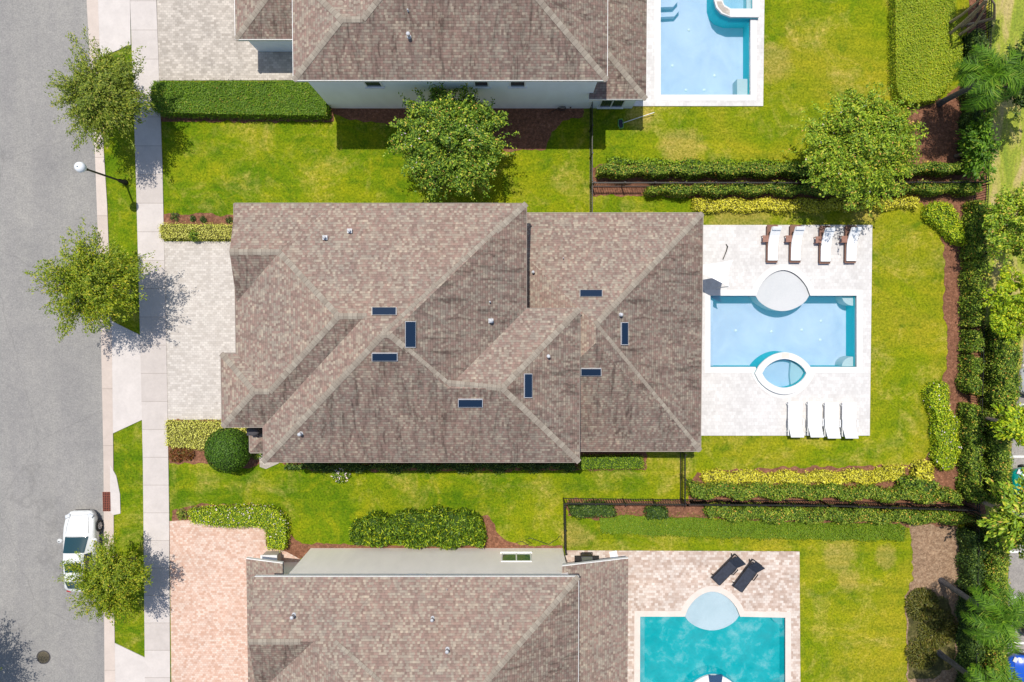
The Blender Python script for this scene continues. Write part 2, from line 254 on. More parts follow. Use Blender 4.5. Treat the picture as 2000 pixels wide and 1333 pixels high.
# ---------------- object helpers ----------------
def tag(o, label=None, cat=None, group=None, kind=None):
    if label: o['label'] = label
    if cat: o['category'] = cat
    if group: o['group'] = group
    if kind: o['kind'] = kind
    return o
def empty(name, loc=(0, 0, 0), rz=0.0, label=None, cat=None, group=None):
    o = bpy.data.objects.new(name, None); col.objects.link(o); o.location = loc; o.rotation_euler = (0, 0, rz); o.empty_display_size = .2
    return tag(o, label, cat, group)
def copy_tree(o, parent=None):
    c = o.copy(); col.objects.link(c); c.parent = parent
    for ch in list(o.children): copy_tree(ch, c)
    return c
class MB:
    def __init__(s): s.v = []; s.f = []; s.mi = []; s.uv = {}; s.sm = []
    def face(s, pts, mi=0, uv=None, smooth=False):
        i = len(s.v); s.v += [tuple(p) for p in pts]; s.f.append(tuple(range(i, i+len(pts)))); s.mi.append(mi); s.sm.append(smooth)
        if uv: s.uv[len(s.f)-1] = uv
    def mesh(s, vs, fs, mi=0, smooth=False):
        i = len(s.v); s.v += [tuple(p) for p in vs]
        for f in fs: s.f.append(tuple(i+k for k in f)); s.mi.append(mi); s.sm.append(smooth)
    def box(s, x0, x1, y0, y1, z0, z1, mi=0):
        v = [(x0, y0, z0), (x1, y0, z0), (x1, y1, z0), (x0, y1, z0), (x0, y0, z1), (x1, y0, z1), (x1, y1, z1), (x0, y1, z1)]
        s.mesh(v, [(0, 3, 2, 1), (4, 5, 6, 7), (0, 1, 5, 4), (1, 2, 6, 5), (2, 3, 7, 6), (3, 0, 4, 7)], mi)
    def bar(s, a, b, w=.04, h=.04, mi=0):
        a = Vector(a); b = Vector(b); d = (b-a).normalized(); up = Vector((0, 0, 1)) if abs(d.z) < .95 else Vector((1, 0, 0))
        x = d.cross(up).normalized()*w/2; y = x.cross(d).normalized()*h/2
        v = [a-x-y, a+x-y, a+x+y, a-x+y, b-x-y, b+x-y, b+x+y, b-x+y]
        s.mesh(v, [(3, 2, 1, 0), (4, 5, 6, 7), (0, 1, 5, 4), (1, 2, 6, 5), (2, 3, 7, 6), (3, 0, 4, 7)], mi)
    def tube(s, pts, rad, n=8, mi=0, smooth=True):
        pts = [Vector(p) for p in pts]; rs = rad if isinstance(rad, (list, tuple)) else [rad]*len(pts); rings = []
        for i, p in enumerate(pts):
            d = (pts[min(i+1, len(pts)-1)]-pts[max(i-1, 0)])
            d = d.normalized() if d.length > 1e-6 else Vector((0, 0, 1))
            up = Vector((1, 0, 0)) if abs(d.x) < .8 else Vector((0, 1, 0)); x = d.cross(up).normalized(); y = d.cross(x)
            rings.append([p+(x*math.cos(2*math.pi*k/n)+y*math.sin(2*math.pi*k/n))*rs[i] for k in range(n)])
        v = [q for r in rings for q in r]; f = []
        for i in range(len(pts)-1):
            for k in range(n): f.append((i*n+k, i*n+(k+1) % n, (i+1)*n+(k+1) % n, (i+1)*n+k))
        s.mesh(v, f, mi, smooth); i0 = (len(pts)-1)*n
        s.mesh([v[k] for k in range(n)], [tuple(range(n))], mi); s.mesh([v[i0+k] for k in range(n)], [tuple(reversed(range(n)))], mi)
    def lathe(s, c, prof, n=20, mi=0, sx=1, sy=1):
        c = Vector(c); v = []; f = []
        for r, z in prof:
            for k in range(n): v.append(c+Vector((r*sx*math.cos(2*math.pi*k/n), r*sy*math.sin(2*math.pi*k/n), z)))
        for i in range(len(prof)-1):
            for k in range(n): f.append((i*n+k, i*n+(k+1) % n, (i+1)*n+(k+1) % n, (i+1)*n+k))
        s.mesh(v, f, mi, True)
    def prism(s, loops, z0, z1, mi=0, sides=True, bottom=False, smi=None):
        """loops: [outer, hole, ...] of points; top sheet at z1, sides down to z0"""
        L = [[Vector((p[0], p[1], 0)) for p in lp] for lp in loops]; flat = [p for lp in L for p in lp]
        tr = tessellate_polygon(L); vt = [(p.x, p.y, z1) for p in flat]; fs = []
        for t in tr:
            a, b, c = (flat[k] for k in t)
            if (b-a).cross(c-a).z < 0: t = (t[0], t[2], t[1])
            fs.append(tuple(t))
        s.mesh(vt, fs, mi)
        if bottom: s.mesh([(p.x, p.y, z0) for p in flat], [tuple(reversed(t)) for t in fs], mi)
        if sides:
            for q, lp in enumerate(L):
                area = sum(lp[i].x*lp[(i+1) % len(lp)].y-lp[(i+1) % len(lp)].x*lp[i].y for i in range(len(lp)))
                ccw = (area > 0) == (q == 0)
                for i in range(len(lp)):
                    a = lp[i]; b = lp[(i+1) % len(lp)]
                    if not ccw: a, b = b, a
                    s.face([(a.x, a.y, z0), (b.x, b.y, z0), (b.x, b.y, z1), (a.x, a.y, z1)], mi if smi is None else smi)
    def build(s, name, mats, parent=None, world=False):
        me = bpy.data.meshes.new(name); me.from_pydata(s.v, [], s.f)
        for m in (mats if isinstance(mats, (list, tuple)) else [mats]): me.materials.append(MAT[m])
        me.polygons.foreach_set('material_index', s.mi); me.polygons.foreach_set('use_smooth', s.sm)
        if s.uv:
            ul = me.uv_layers.new(name='UVMap')
            for fi, uvs in s.uv.items():
                p = me.polygons[fi]
                for k, li in enumerate(p.loop_indices): ul.data[li].uv = uvs[k]
        me.update(); o = bpy.data.objects.new(name, me); col.objects.link(o)
        if parent: o.parent = parent
        return o
def sheet(name, pts, z, mat, th=None, kind='structure', holes=(), z0=None):
    if mat in ('mulch', 'leaf_litter', 'scrub', 'wild'):
        out = []; n = len(pts)
        for i in range(n):
            a, b = Vector(pts[i]), Vector(pts[(i+1) % n]); L = (b-a).length; k = max(1, min(260, int(L/.14))); d = (b-a)/max(L, .001); nn = Vector((d.y, -d.x, 0))
            for j in range(k):
                q = a+(b-a)*(j/k); out.append(q+nn*(noise.noise(q*2.2)*.16+noise.noise(q*9)*.06))
        pts = out
    mb = MB(); mb.prism([pts]+list(holes), z if z0 is None else z0, z, sides=z0 is not None)
    return tag(mb.build(name, mat), kind=kind)
def lens(cx, cy, rx, rt, rb, n=18, e=.72, half=None):
    """pointed ellipse in photo pixels, clockwise from the left tip"""
    top = [(cx+rx*t, cy-rt*(1-abs(t)**1.9)**e) for t in np.linspace(-1, 1, n)]; bot = [(cx+rx*t, cy+rb*(1-abs(t)**1.9)**e) for t in np.linspace(1, -1, n)]
    if half == 'top': return top
    if half == 'bot': return bot
    return top+bot[1:-1]

# ---------------- ground ----------------
pool_m = [(1387, 578)]+lens(1529, 578, 53, 50, 0, half='top')+[(1672, 578), (1672, 717)]+lens(1529, 717, 54, 0, 50, half='bot')+[(1387, 717)]
pool_t = [(1290, -130), (1465, -130), (1465, 186), (1290, 186)]
pool_b = [(1250, 1204)]+lens(1391, 1204, 54, 49, 0, half='top')+[(1533, 1206), (1533, 1470), (1249, 1470)]
PW = {k: PL(v) for k, v in (('m', pool_m), ('t', pool_t), ('b', pool_b))}
big = [(-75, -60), (75, -60), (75, 60), (-75, 60)]
sheet('lawn', big, 0, 'grass', holes=list(PW.values()))
sheet('road', PL([(-600, -400), (170, -400), (182, 0), (216, 1333), (226, 1750), (-600, 1750)]), .006, 'asphalt')
kb = [(160, -400), (170, 0), (186, 290), (197, 600), (203, 900), (205, 1333), (215, 1750)]; kr = [(238, 1750), (226, 1333), (224, 1200), (222, 900), (219, 640), (210, 400), (203, 290), (192, 0), (182, -400)]
sheet('kerb', PL(kb+kr), .05, 'kerb', z0=0)
sheet('sidewalk', PL([(243, -400), (255, 0), (266, 330), (274, 640), (280, 900), (284, 1333), (292, 1750), (341, 1750), (333, 1333), (331, 1000), (327, 740), (318, 333), (306, 0), (297, -400)]), .055, 'sidewalk', z0=0)
a1 = sheet('driveway_apron', PL([(175, -400), (186, 0), (192, 115), (256, 88), (254.5, 0), (243, -400)]), .046, 'apron', z0=0)
a2 = sheet('driveway_apron', PL([(212, 624), (274, 655), (278.5, 820), (214, 850)]), .046, 'apron', z0=0)
a3 = sheet('driveway_apron', PL([(219, 1253), (283.5, 1284), (287, 1480), (225, 1480)]), .046, 'apron', z0=0)
sheet('drain_apron', PL([(216, 908), (228, 930), (235, 965), (236, 1003), (222, 1006), (216, 1000)]), .052, 'apron', z0=0)
sheet('driveway', PL([(297, -400), (306.5, 0), (311, 158), (640, 157), (640, -400)]), .03, 'paver_grey', z0=0)
sheet('driveway', PL([(320, 472), (520, 472), (520, 820), (328.5, 820)]), .03, 'paver_pale', z0=0)
sheet('driveway', PL([(331.5, 1018), (372, 1016), (500, 1028), (519, 1034), (520, 1068), (560, 1078), (620, 1110), (620, 1480), (337, 1480)]), .03, 'paver_pink', z0=0)
sheet('driveway_edge', PL([(329, 820), (434, 820), (434, 827), (329, 827)]), .034, 'mulch', z0=0)
# mulch beds
bedA = [(1345, 945), (1362, 925), (1400, 918), (1768, 908), (1800, 898), (1820, 880), (1822, 850), (1808, 775), (1838, 745), (1850, 720), (1850, 650), (1843, 600), (1845, 520), (1839, 455), (1815, 425), (1800, 398), (1357, 388), (1300, 384), (1155, 382), (1153, 332), (1180, 318), (1770, 326), (1772, 195), (1840, 195), (1890, 150), (1890, -200), (1925, -200), (1925, 1004), (1345, 986)]
sheet('mulch_bed', PL(bedA), .014, 'mulch')
sheet('mulch_bed', PL([(1106, 975), (1340, 978), (1870, 990), (1872, 1040), (1772, 1030), (1380, 1012), (1200, 1014), (1195, 1022), (1150, 1012), (1110, 1008)]), .014, 'mulch')
sheet('mulch_bed', PL([(1775, 1022), (1872, 1030), (1880, 1560), (1772, 1560), (1771, 1240), (1768, 1165), (1783, 1130), (1781, 1060)]), .018, 'leaf_litter')
sheet('scrub_patch', PL([(1772, 1162), (1800, 1148), (1850, 1170), (1868, 1230), (1862, 1300), (1820, 1325), (1774, 1325)]), .024, 'scrub')
sheet('mulch_bed', PL([(655, 208), (1140, 208), (1140, 232), (1100, 236), (1078, 258), (1066, 292), (1000, 296), (960, 288), (800, 262), (760, 246), (735, 240), (670, 232), (652, 222)]), .014, 'mulch')
sheet('mulch_bed', PL([(312, 175), (650, 175), (652, 238), (316, 238)]), .011, 'mulch')
sheet('mulch_bed', PL([(1738, -150), (1760, -150), (1766, 195), (1742, 192)]), .011, 'mulch')
sheet('mulch_bed', PL([(320, 417), (470, 419), (470, 440), (320, 440)]), .014, 'mulch')
sheet('mulch_bed', PL([(326, 822), (520, 822), (520, 905), (470, 915), (420, 905), (331, 906)]), .012, 'mulch')
sheet('mulch_bed', PL([(335, 995), (400, 985), (520, 985), (555, 1000), (566, 1045), (590, 1062), (940, 1066), (948, 1030), (940, 1008), (952, 1006), (966, 1024), (974, 1044), (990, 1058), (1020, 1064), (1098, 1066), (1098, 1075), (585, 1090), (520, 1090), (512, 1035), (335, 1022)]), .012, 'mulch')
sheet('mulch_bed', PL([(520, 890), (1262, 880), (1264, 896), (1260, 918), (1140, 919), (700, 921), (620, 922), (520, 900)]), .012, 'mulch')
sheet('stone_step', PL([(505, 870), (540, 870), (545, 905), (520, 916), (508, 912)]), .05, 'paver_grey', z0=0)
sheet('field', PL([(1934, -400), (3300, -400), (3300, 1750), (1902, 1750), (1915, 800), (1925, 400)]), .010, 'wild')
sheet('parking_lot', PL([(2010, 560), (3300, 560), (3300, 1750), (1962, 1750), (1970, 1040), (1976, 850), (1992, 740)]), .03, 'lot_asphalt', z0=0)
for i, (y0, xx) in enumerate([(712, 1998), (789, 1978), (890, 1970), (986, 1968), (1076, 1968), (1165, 1966), (1254, 1966), (1340, 1964)]):
    sheet('parking_line', PL([(xx, y0), (2160, y0), (2160, y0+4), (xx, y0+4)]), .036, 'white_line')
sheet('pool_deck', PL([(1330, 440), (1703, 440), (1698, 851), (1330, 851)]), .05, 'deck_white', z0=0, holes=[PW['m']])
sheet('pool_deck', PL([(1225, -200), (1495, -200), (1490, 208), (1160, 208), (1160, -200)]), .05, 'deck_white', z0=0, holes=[PW['t']])
sheet('pool_deck', PL([(1104, 1075), (1561, 1077), (1564, 1550), (1104, 1550)]), .05, 'deck_mixed', z0=0, holes=[PW['b']])

# ---------------- pools ----------------
def swimming_pool(key, outline, label, floor, water, depth=1.25, shelf=None, shelfmat='plaster_white', cop='coping', wtile=.1, group='backyard swimming pools'):
    c = P(*outline[0]); t = empty('swimming_pool', c, 0, label, 'swimming pool', group); off = -c
    def loc(pts, z=0): return [p+Vector((off.x, off.y, 0)) for p in PL(pts, z)]
    lp = loc(outline); mb = MB(); mb.prism([lp], -depth, -depth, 0, sides=False)
    area = sum(lp[i].x*lp[(i+1) % len(lp)].y-lp[(i+1) % len(lp)].x*lp[i].y for i in range(len(lp)))
    for i in range(len(lp)):
        a, b = lp[i], lp[(i+1) % len(lp)]
        if area > 0: a, b = b, a
        mb.face([(a.x, a.y, -depth), (b.x, b.y, -depth), (b.x, b.y, -.16), (a.x, a.y, -.16)], 1); mb.face([(a.x, a.y, -.16), (b.x, b.y, -.16), (b.x, b.y, .05), (a.x, a.y, .05)], 2)
    mb.build('basin', [floor, 'plaster_wall', 'grey_metal' if cop == 'coping' else 'pool_tile'], t)
    wb = MB(); wb.prism([lp], -.1, -.1, sides=False); wb.build('water', water, t)
    # coping: ring of slabs just outside the outline
    n = len(lp); ctr = sum(lp, Vector())/n; out = []
    for i in range(n):
        a, b, d = lp[i-1], lp[i], lp[(i+1) % n]
        e1 = (b-a).normalized(); e2 = (d-b).normalized(); s = -1 if area > 0 else 1
        n1 = Vector((-e1.y, e1.x, 0))*s; n2 = Vector((-e2.y, e2.x, 0))*s; m = (n1+n2)
        m = m.normalized()/max(.5, m.normalized().dot(n1)) if m.length > .1 else n1
        out.append(b+m*.34)
    cb = MB()
    for i in range(n):
        j = (i+1) % n; q = [lp[i], lp[j], out[j], out[i]]
        if (q[1]-q[0]).cross(q[2]-q[0]).z < 0: q = q[::-1]
        cb.face([(p.x, p.y, .066) for p in q])
        cb.face([(lp[i].x, lp[i].y, .0), (lp[j].x, lp[j].y, .0), (lp[j].x, lp[j].y, .066), (lp[i].x, lp[i].y, .066)])
        cb.face([(out[i].x, out[i].y, .05), (out[j].x, out[j].y, .05), (out[j].x, out[j].y, .066), (out[i].x, out[i].y, .066)])
    cb.build('coping', cop, t)
    if shelf:
        sb = MB(); sb.prism([loc(shelf)], -depth, -.085, 0); sb.build('sun_shelf', shelfmat, t); 
        if shelfmat != 'plaster_white': sw = MB(); sw.prism([loc(shelf)], -.07, -.07, sides=False); sw.build('shelf_water', 'water_thin', t)
    return t, loc
pm, loc = swimming_pool('m', pool_m, 'pale blue rectangular pool with round sun shelf behind the middle house', 'plaster_pale', 'water_clear', shelf=lens(1529, 578, 52.5, 49.5, 30))
def fittings(pool, loc, pts, z=-1.245):
    for x, y in pts:
        d = Vector((0, 0, z)); m = MB(); c_ = loc([(x, y)], 0)[0]; m.lathe((c_.x, c_.y, z), [(.09, 0), (.085, .02), (.0, .024)], 14); m.build('floor_fitting', 'white_metal', pool)
fittings(pm, loc, [(1450, 647), (1522, 649), (1583, 646), (1622, 628), (1620, 666)])
def quarter(cx, cy, r, sx, sy): return [(cx, cy)]+[(cx+sx*r*math.cos(a), cy+sy*r*.85*math.sin(a)) for a in np.linspace(0, math.pi/2, 9)]
for q in (quarter(1671.5, 578.5, 22, -1, 1), quarter(1671.5, 716.5, 22, -1, -1)):
    mb = MB(); mb.prism([loc(q)], -1.24, -.32); mb.build('corner_step', 'plaster_white', pm)
mb = MB(); mb.prism([loc([(1388, 582), (1397, 582), (1397, 716), (1388, 716)])], -1.24, -.45); mb.build('bench', 'plaster_pale', pm)
def spa(pm, loc, cx, cy, rx, ry, ri, rj, z, mats, tile=None, wz=None):
    s = MB(); s.prism([loc(lens(cx, cy, rx, ry, ry)), loc(lens(cx, cy, ri, rj, rj))[::-1]], -1.24, z-.12, smi=1); s.prism([loc(lens(cx, cy, rx, ry, ry)), loc(lens(cx, cy, ri, rj, rj))[::-1]], z-.12, z); s.build('spa_wall', [mats[0], 'plaster_wall'], pm)
    f = MB(); f.prism([loc(lens(cx, cy, ri, rj, rj))], -.36, -.36, sides=False)
    f.build('spa_floor', 'plaster_pale', pm); b = MB(); q = [(x, y) for x, y in lens(cx, cy, ri-1, rj-1, rj-1) if x > cx+ri*.35]
    b.prism([loc(q+[(cx+ri*.35, cy+rj*.2)])], -.35, -.12); b.build('spa_bench', 'plaster_blue', pm)
    w_ = MB(); w_.prism([loc(lens(cx, cy, ri, rj, rj))], z-.1, z-.1, sides=False); w_.build('spa_water', mats[2], pm)
spa(pm, loc, 1529, 729, 57, 41, 43, 28, .24, ('coping', 'plaster_pale', 'water_thin'))
sp = MB(); c0 = loc([(1535, 690)])[0]; sp.box(c0.x-.35, c0.x+.1, c0.y-.28, c0.y+.02, .15, .246); sp.build('spillway', 'warm_coping', pm)
pt, loct = swimming_pool('t', pool_t, 'pale blue rectangular pool with raised corner spa at the top of the photo', 'plaster_pale', 'water_clear', 1.25)
mb = MB(); mb.prism([loct([(1291, -130), (1334, -130), (1334, 8), (1324, 20), (1291, 22)])], -1.24, -.85); mb.prism([loct([(1291, -130), (1328, -130), (1328, -4), (1318, 7), (1291, 8)])], -1.24, -.45); mb.build('step', 'plaster_pale', pt)
mb = MB(); mb.prism([loct([(1444, 150), (1464.5, 150), (1464.5, 185.5), (1444, 185.5)])], -1.24, -.4); mb.build('bench', 'plaster_white', pt)
so = [(1392, -130), (1392, 6), (1396, 20), (1406, 31), (1424, 38), (1479, 38), (1479, -130)]; si = [(1407, -120), (1407, 5), (1412, 15), (1424, 22), (1466, 22), (1466, -120)]
mb = MB(); mb.prism([loct(so), loct(si)[::-1]], -1.24, .16, 0, smi=1); mb.prism([loct(so), loct(si)[::-1]], .16, .32, 0); mb.build('spa_wall', ['coping', 'plaster_wall'], pt)
mb = MB(); mb.prism([loct(si)], -.55, -.55, sides=False); mb.build('spa_floor', 'plaster_pale', pt)
mb = MB(); mb.prism([loct([(1458, -120), (1458, 21), (1465.5, 21), (1465.5, -120)])], -.54, .0); mb.prism([loct([(1407.5, -120), (1407.5, 5), (1414, 5), (1414, -120)])], -.54, .0); mb.build('spa_bench', 'plaster_white', pt)
mb = MB(); mb.prism([loct(si)], .2, .2, sides=False); mb.build('spa_water', 'water_clear', pt)
mb = MB(); mb.prism([loct([(1396, 8), (1399, 18), (1408, 29), (1422, 35.5), (1422, 24), (1411, 18), (1406, 8)])], .32, .33); mb.build('spillway', 'paver_grey', pt)
fittings(pt, loct, [(1356, 42), (1323, 114), (1408, 134), (1350, 163), (1387, 163)])
pb, locb = swimming_pool('b', pool_b, 'bright turquoise pool with light round shelf in a brown paved deck', 'plaster_turq', 'water_turq', .85, shelf=lens(1391, 1204, 53.5, 48.5, 29), shelfmat='plaster_blue', cop='warm_coping')
mb = MB(); mb.prism([locb([(1251, 1206), (1262, 1206), (1262, 1470), (1250, 1470)])], -.84, -.5); mb.build('bench', 'plaster_blue', pb)
for q in (quarter(1532.5, 1206.5, 22, -1, 1), quarter(1532.5, 1360, 26, -1, -1)):
    mb = MB(); mb.prism([locb(q)], -.84, -.35); mb.build('corner_step', 'plaster_blue', pb)
spa(pb, locb, 1391, 1366, 62, 52, 47, 38, .26, ('coping', 'plaster_turq', 'water_clear'))
mb = MB(); mb.prism([locb([(1381, 1314.5), (1409, 1314.5), (1407, 1329), (1383, 1329)])], .2, .27); mb.build('spillway', 'pool_tile', pb)

# ---------------- houses ----------------
PT = .33
class Roof:
    def __init__(s): s.blocks = []; s.mb = MB(); s.capl = []; s.fa = MB()
    def rect(s, px0, px1, py0, py1, z):
        cy = (py0+py1)/2; cx = (px0+px1)/2
        return P(px0, cy, z).x, P(px1, cy, z).x, P(cx, py1, z).y, P(cx, py0, z).y
    def h(s, x, y):
        best = -1; bi = None
        for b in s.blocks:
            x0, x1, y0, y1, z, g, dz = b
            if x < x0 or x > x1 or y < y0 or y > y1: continue
            ds = [(y-y0, (0, -1)), (y1-y, (0, 1))]
            if 'w' not in g: ds.append((x-x0, (-1, 0)))
            if 'e' not in g: ds.append((x1-x, (1, 0)))
            d, n = min(ds); zz = z+d*PT+dz
            if zz > best: best = zz; bi = n
        return best, bi
    def add(s, px0, px1, py0, py1, z, g='', dz=0.0, fascia='nesw', th=.2, caps='all', world=None):
        x0, x1, y0, y1 = world or s.rect(px0, px1, py0, py1, z); s.blocks.append((x0, x1, y0, y1, z, g, dz)); z += dz
        W = x1-x0; D = y1-y0; k = math.sqrt(1+PT*PT)
        A, B, C, E = Vector((x0, y0, z)), Vector((x1, y0, z)), Vector((x1, y1, z)), Vector((x0, y1, z))
        if W >= D or g:
            h = D/2; ym = (y0+y1)/2; r0 = Vector((x0+(0 if 'w' in g else h), ym, z+h*PT)); r1 = Vector((x1-(0 if 'e' in g else h), ym, z+h*PT))
            polys = [([A, B, r1, r0], 's'), ([C, E, r0, r1], 'n')]; polys.append(([E, A, r0], 'w')); polys.append(([B, C, r1], 'e'))
        else:
            h = W/2; xm = (x0+x1)/2; r0 = Vector((xm, y0+h, z+h*PT)); r1 = Vector((xm, y1-h, z+h*PT))
            polys = [([E, A, r0, r1], 'w'), ([B, C, r1, r0], 'e'), ([A, B, r0], 's'), ([C, E, r1], 'n')]
        for pts, sd_ in polys:
            if sd_ in g: s.mb.face(pts, 1); continue
            if sd_ == 's': uv = [(p.x, (p.y-y0)*k) for p in pts]
            elif sd_ == 'n': uv = [(p.x, (y1-p.y)*k) for p in pts]
            elif sd_ == 'w': uv = [(p.y+31.3, (p.x-x0)*k) for p in pts]
            else: uv = [(p.y+71.7, (x1-p.x)*k) for p in pts]
            s.mb.face(pts, 3 if sd_ in 'se' else 0, uv)  # slopes turned from the sun get the copy with painted shade
        s.mb.face([A-Vector((0, 0, th)), E-Vector((0, 0, th)), C-Vector((0, 0, th)), B-Vector((0, 0, th))], 2)
        t = .02+.004*len(s.blocks); th = th+.003*len(s.blocks)
        for e, (a, b, o) in dict(s=(A, B, Vector((0, -t, 0))), e=(B, C, Vector((t, 0, 0))), n=(C, E, Vector((0, t, 0))), w=(E, A, Vector((-t, 0, 0)))).items():
            if e in fascia:
                dn = Vector((0, 0, th)); s.fa.mesh([a-dn, b-dn, b+Vector((0, 0, .012)), a+Vector((0, 0, .012)), a-dn+o, b-dn+o, b+o+Vector((0, 0, .012)), a+o+Vector((0, 0, .012))], [(4, 5, 6, 7), (3, 7, 6, 2), (0, 4, 7, 3), (1, 2, 6, 5), (0, 1, 5, 4)])
        return (A, B, C, E, r0, r1)
    def caps(s, a, b, wd=.29):
        a = Vector(a); b = Vector(b); d = b-a; L = d.length; n = max(2, int(L/.35)); hd = Vector((d.x, d.y, 0)).normalized(); sdv = Vector((-hd.y, hd.x, 0))*wd/2
        s.cap = MB(); s.capl.append(s.cap)
        # strip folded over the hip; drop of each side follows the slope there
        drop = PT*wd/2*(1 if abs(hd.x) > .95 or abs(hd.y) > .95 else .72)
        up = Vector((0, 0, .02)); o = Vector((0, 0, drop))
        for i in range(n):
            p = a+d*(i/n); q = a+d*((i+1)/n); li = Vector((0, 0, .006*(i % 2)))
            u0 = L*i/n; u1 = L*(i+1)/n
            s.cap.face([p-sdv+up-o+li, p+up+li, q+up+li, q-sdv+up-o+li][::-1], 0, [(u0, 0), (u0, 1), (u1, 1), (u1, 0)][::-1]); s.cap.face([p+up+li, p+sdv+up-o+li, q+sdv+up-o+li, q+up+li][::-1], 0, [(u0, 1), (u0, 2), (u1, 2), (u1, 1)][::-1])
    def onroof(s, px, py, extra=0.0):
        z = 6.0
        for _ in range(14):
            p = P(px, py, z); zz, n = s.h(p.x, p.y); z = (zz if zz > 0 else 5)*.7+z*.3
        p = P(px, py, z); return Vector((p.x, p.y, s.h(p.x, p.y)[0])), s.h(p.x, p.y)[1]
    def finish(s, parent, name='roof', fm='fascia'):
        s.mb.build(name, ['shingle', 'stucco_beige', 'soffit', 'shingle_shaded_stained'], parent)
        for cp in s.capl: cp.build('ridge_cap', 'cap', parent)
        if s.fa.v: s.fa.build('fascia', fm, parent)
def skylight(rf, house, x0, x1, y0, y1):
    cx, cy = (x0+x1)/2, (y0+y1)/2; c, n = rf.onroof(cx, cy); nv = Vector((n[0]*PT, n[1]*PT, 1)).normalized()
    def hit(px, py):
        d = P(px, py, 0)-Vector((0, 0, H)); o = Vector((0, 0, H)); t = (c-o).dot(nv)/d.dot(nv); return o+d*t
    q = [hit(x0, y1), hit(x1, y1), hit(x1, y0), hit(x0, y0)]; ctr = sum(q, Vector())/4
    fr = MB(); up = nv*.13
    for i in range(4):
        a, b = q[i], q[(i+1) % 4]; ai = a+(ctr-a).normalized()*.022; bi = b+(ctr-b).normalized()*.022
        fr.face([a-nv*.05, b-nv*.05, b+up, a+up]); fr.face([a+up, b+up, bi+up, ai+up]); fr.face([ai+up, bi+up, bi+nv*.08, ai+nv*.08])
    e = fr.build('skylight', 'vent_metal' if cy > 620 else 'grey_metal', house)
    g = MB(); gi = [a+(ctr-a).normalized()*.02+nv*.115 for a in q]; g.face(gi)
    sdv = (gi[1]-gi[0]) if (gi[1]-gi[0]).length > (gi[3]-gi[0]).length else (gi[3]-gi[0])
    g.build('glass', 'skylight_glass', e)
def vent(rf, house, px, py, r=.09, h=.28, box=False):
    c, n = rf.onroof(px, py); m = MB()
    if box: m.box(c.x-.1, c.x+.1, c.y-.09, c.y+.09, c.z-.1, c.z+.12); m.box(c.x-.12, c.x+.12, c.y-.11, c.y+.11, c.z+.12, c.z+.15)
    m.lathe(c, [(r, -.15), (r, h), (r*1.3, h), (r*1.35, h+.04), (0.0, h+.06)], 12)
    m.lathe(c, [(r*1.6, -.02), (r*1.4, .05), (r, .06)], 12)
    m.build('roof_vent', 'vent_metal', house)
def walls(house, rects, z0, z1, mat, ins=.38):
    m = MB()
    for i, r in enumerate(rects): x0, x1, y0, y1 = r; k = ins+i*.006; m.box(x0+k, x1-k, y0+k, y1-k, z0, z1-i*.004)
    return m.build('wall', mat, house)
def window(house, x0, x1, y, z0, z1, face, glass='window_glass', mull=1):
    """face -1 looks south, +1 looks north; y is the wall plane"""
    f = MB(); t = .07; d = .05*face; ya, yb = sorted((y-.02*face, y+d))
    for a in ((x0, x1, z0, z0+t), (x0, x1, z1-t, z1), (x0, x0+t, z0+t, z1-t), (x1-t, x1, z0+t, z1-t)): f.box(a[0], a[1], ya, yb, a[2], a[3])
    if mull: xm = (x0+x1)/2; f.box(xm-.035, xm+.035, ya, yb, z0+t, z1-t)
    f.box(x0-.06, x1+.06, *sorted((y-.02*face, y+d*2)), z0-.08, z0-.002)
    w_ = f.build('window', 'white_metal', house); g = MB(); g.box(x0+t*.9, x1-t*.9, *sorted((y-.015*face, y+.022*face)), z0+t*.9, z1-t*.9); g.build('pane', glass, w_)
def onwall_x(px, y, z): # x for a pixel column on a wall plane at given y
    d = P(px, 600, 0); return px
def wx(px, py, yw):
    """point on the vertical plane y=yw seen at a pixel"""
    o = Vector((0, 0, H)); d = P(px, py, 0)-o; t = (yw-o.y)/d.y; return o+d*t

# middle house
hm = empty('house', (0, 0, 0), 0, 'large house filling the middle with seven dark skylights in its brown shingle roof', 'house', 'shingle roofed houses')
rf = Roof(); ZM = 5.2; ZF = 2.7
A = rf.add(510, 1028, 398, 903, ZM, fascia='nes'); B = rf.add(700, 1132, 603, 903, ZM, dz=-.004, fascia='nes'); E = rf.add(460, 985, 398, 835, ZM, dz=-.008, fascia='nw')
C_ = rf.add(461, 650, 398, 592, ZM, g='w', dz=.006, fascia='n'); D = rf.add(433, 650, 691, 834, ZM, dz=.004, fascia='nws')
wr_ = [b[:4] for b in rf.blocks]
Fb = rf.add(940, 1370, 417, 881, ZF, fascia='nes'); wf = rf.blocks[-1][:4]
G1 = rf.add(488, 560, 838, 884, 3.0, dz=0, fascia='ws')
c = rf.caps
c(A[2], A[4]); c(A[0], A[5] if (A[0]-A[4]).length > (A[0]-A[5]).length else A[4]); c(A[1], B[5]) if False else None
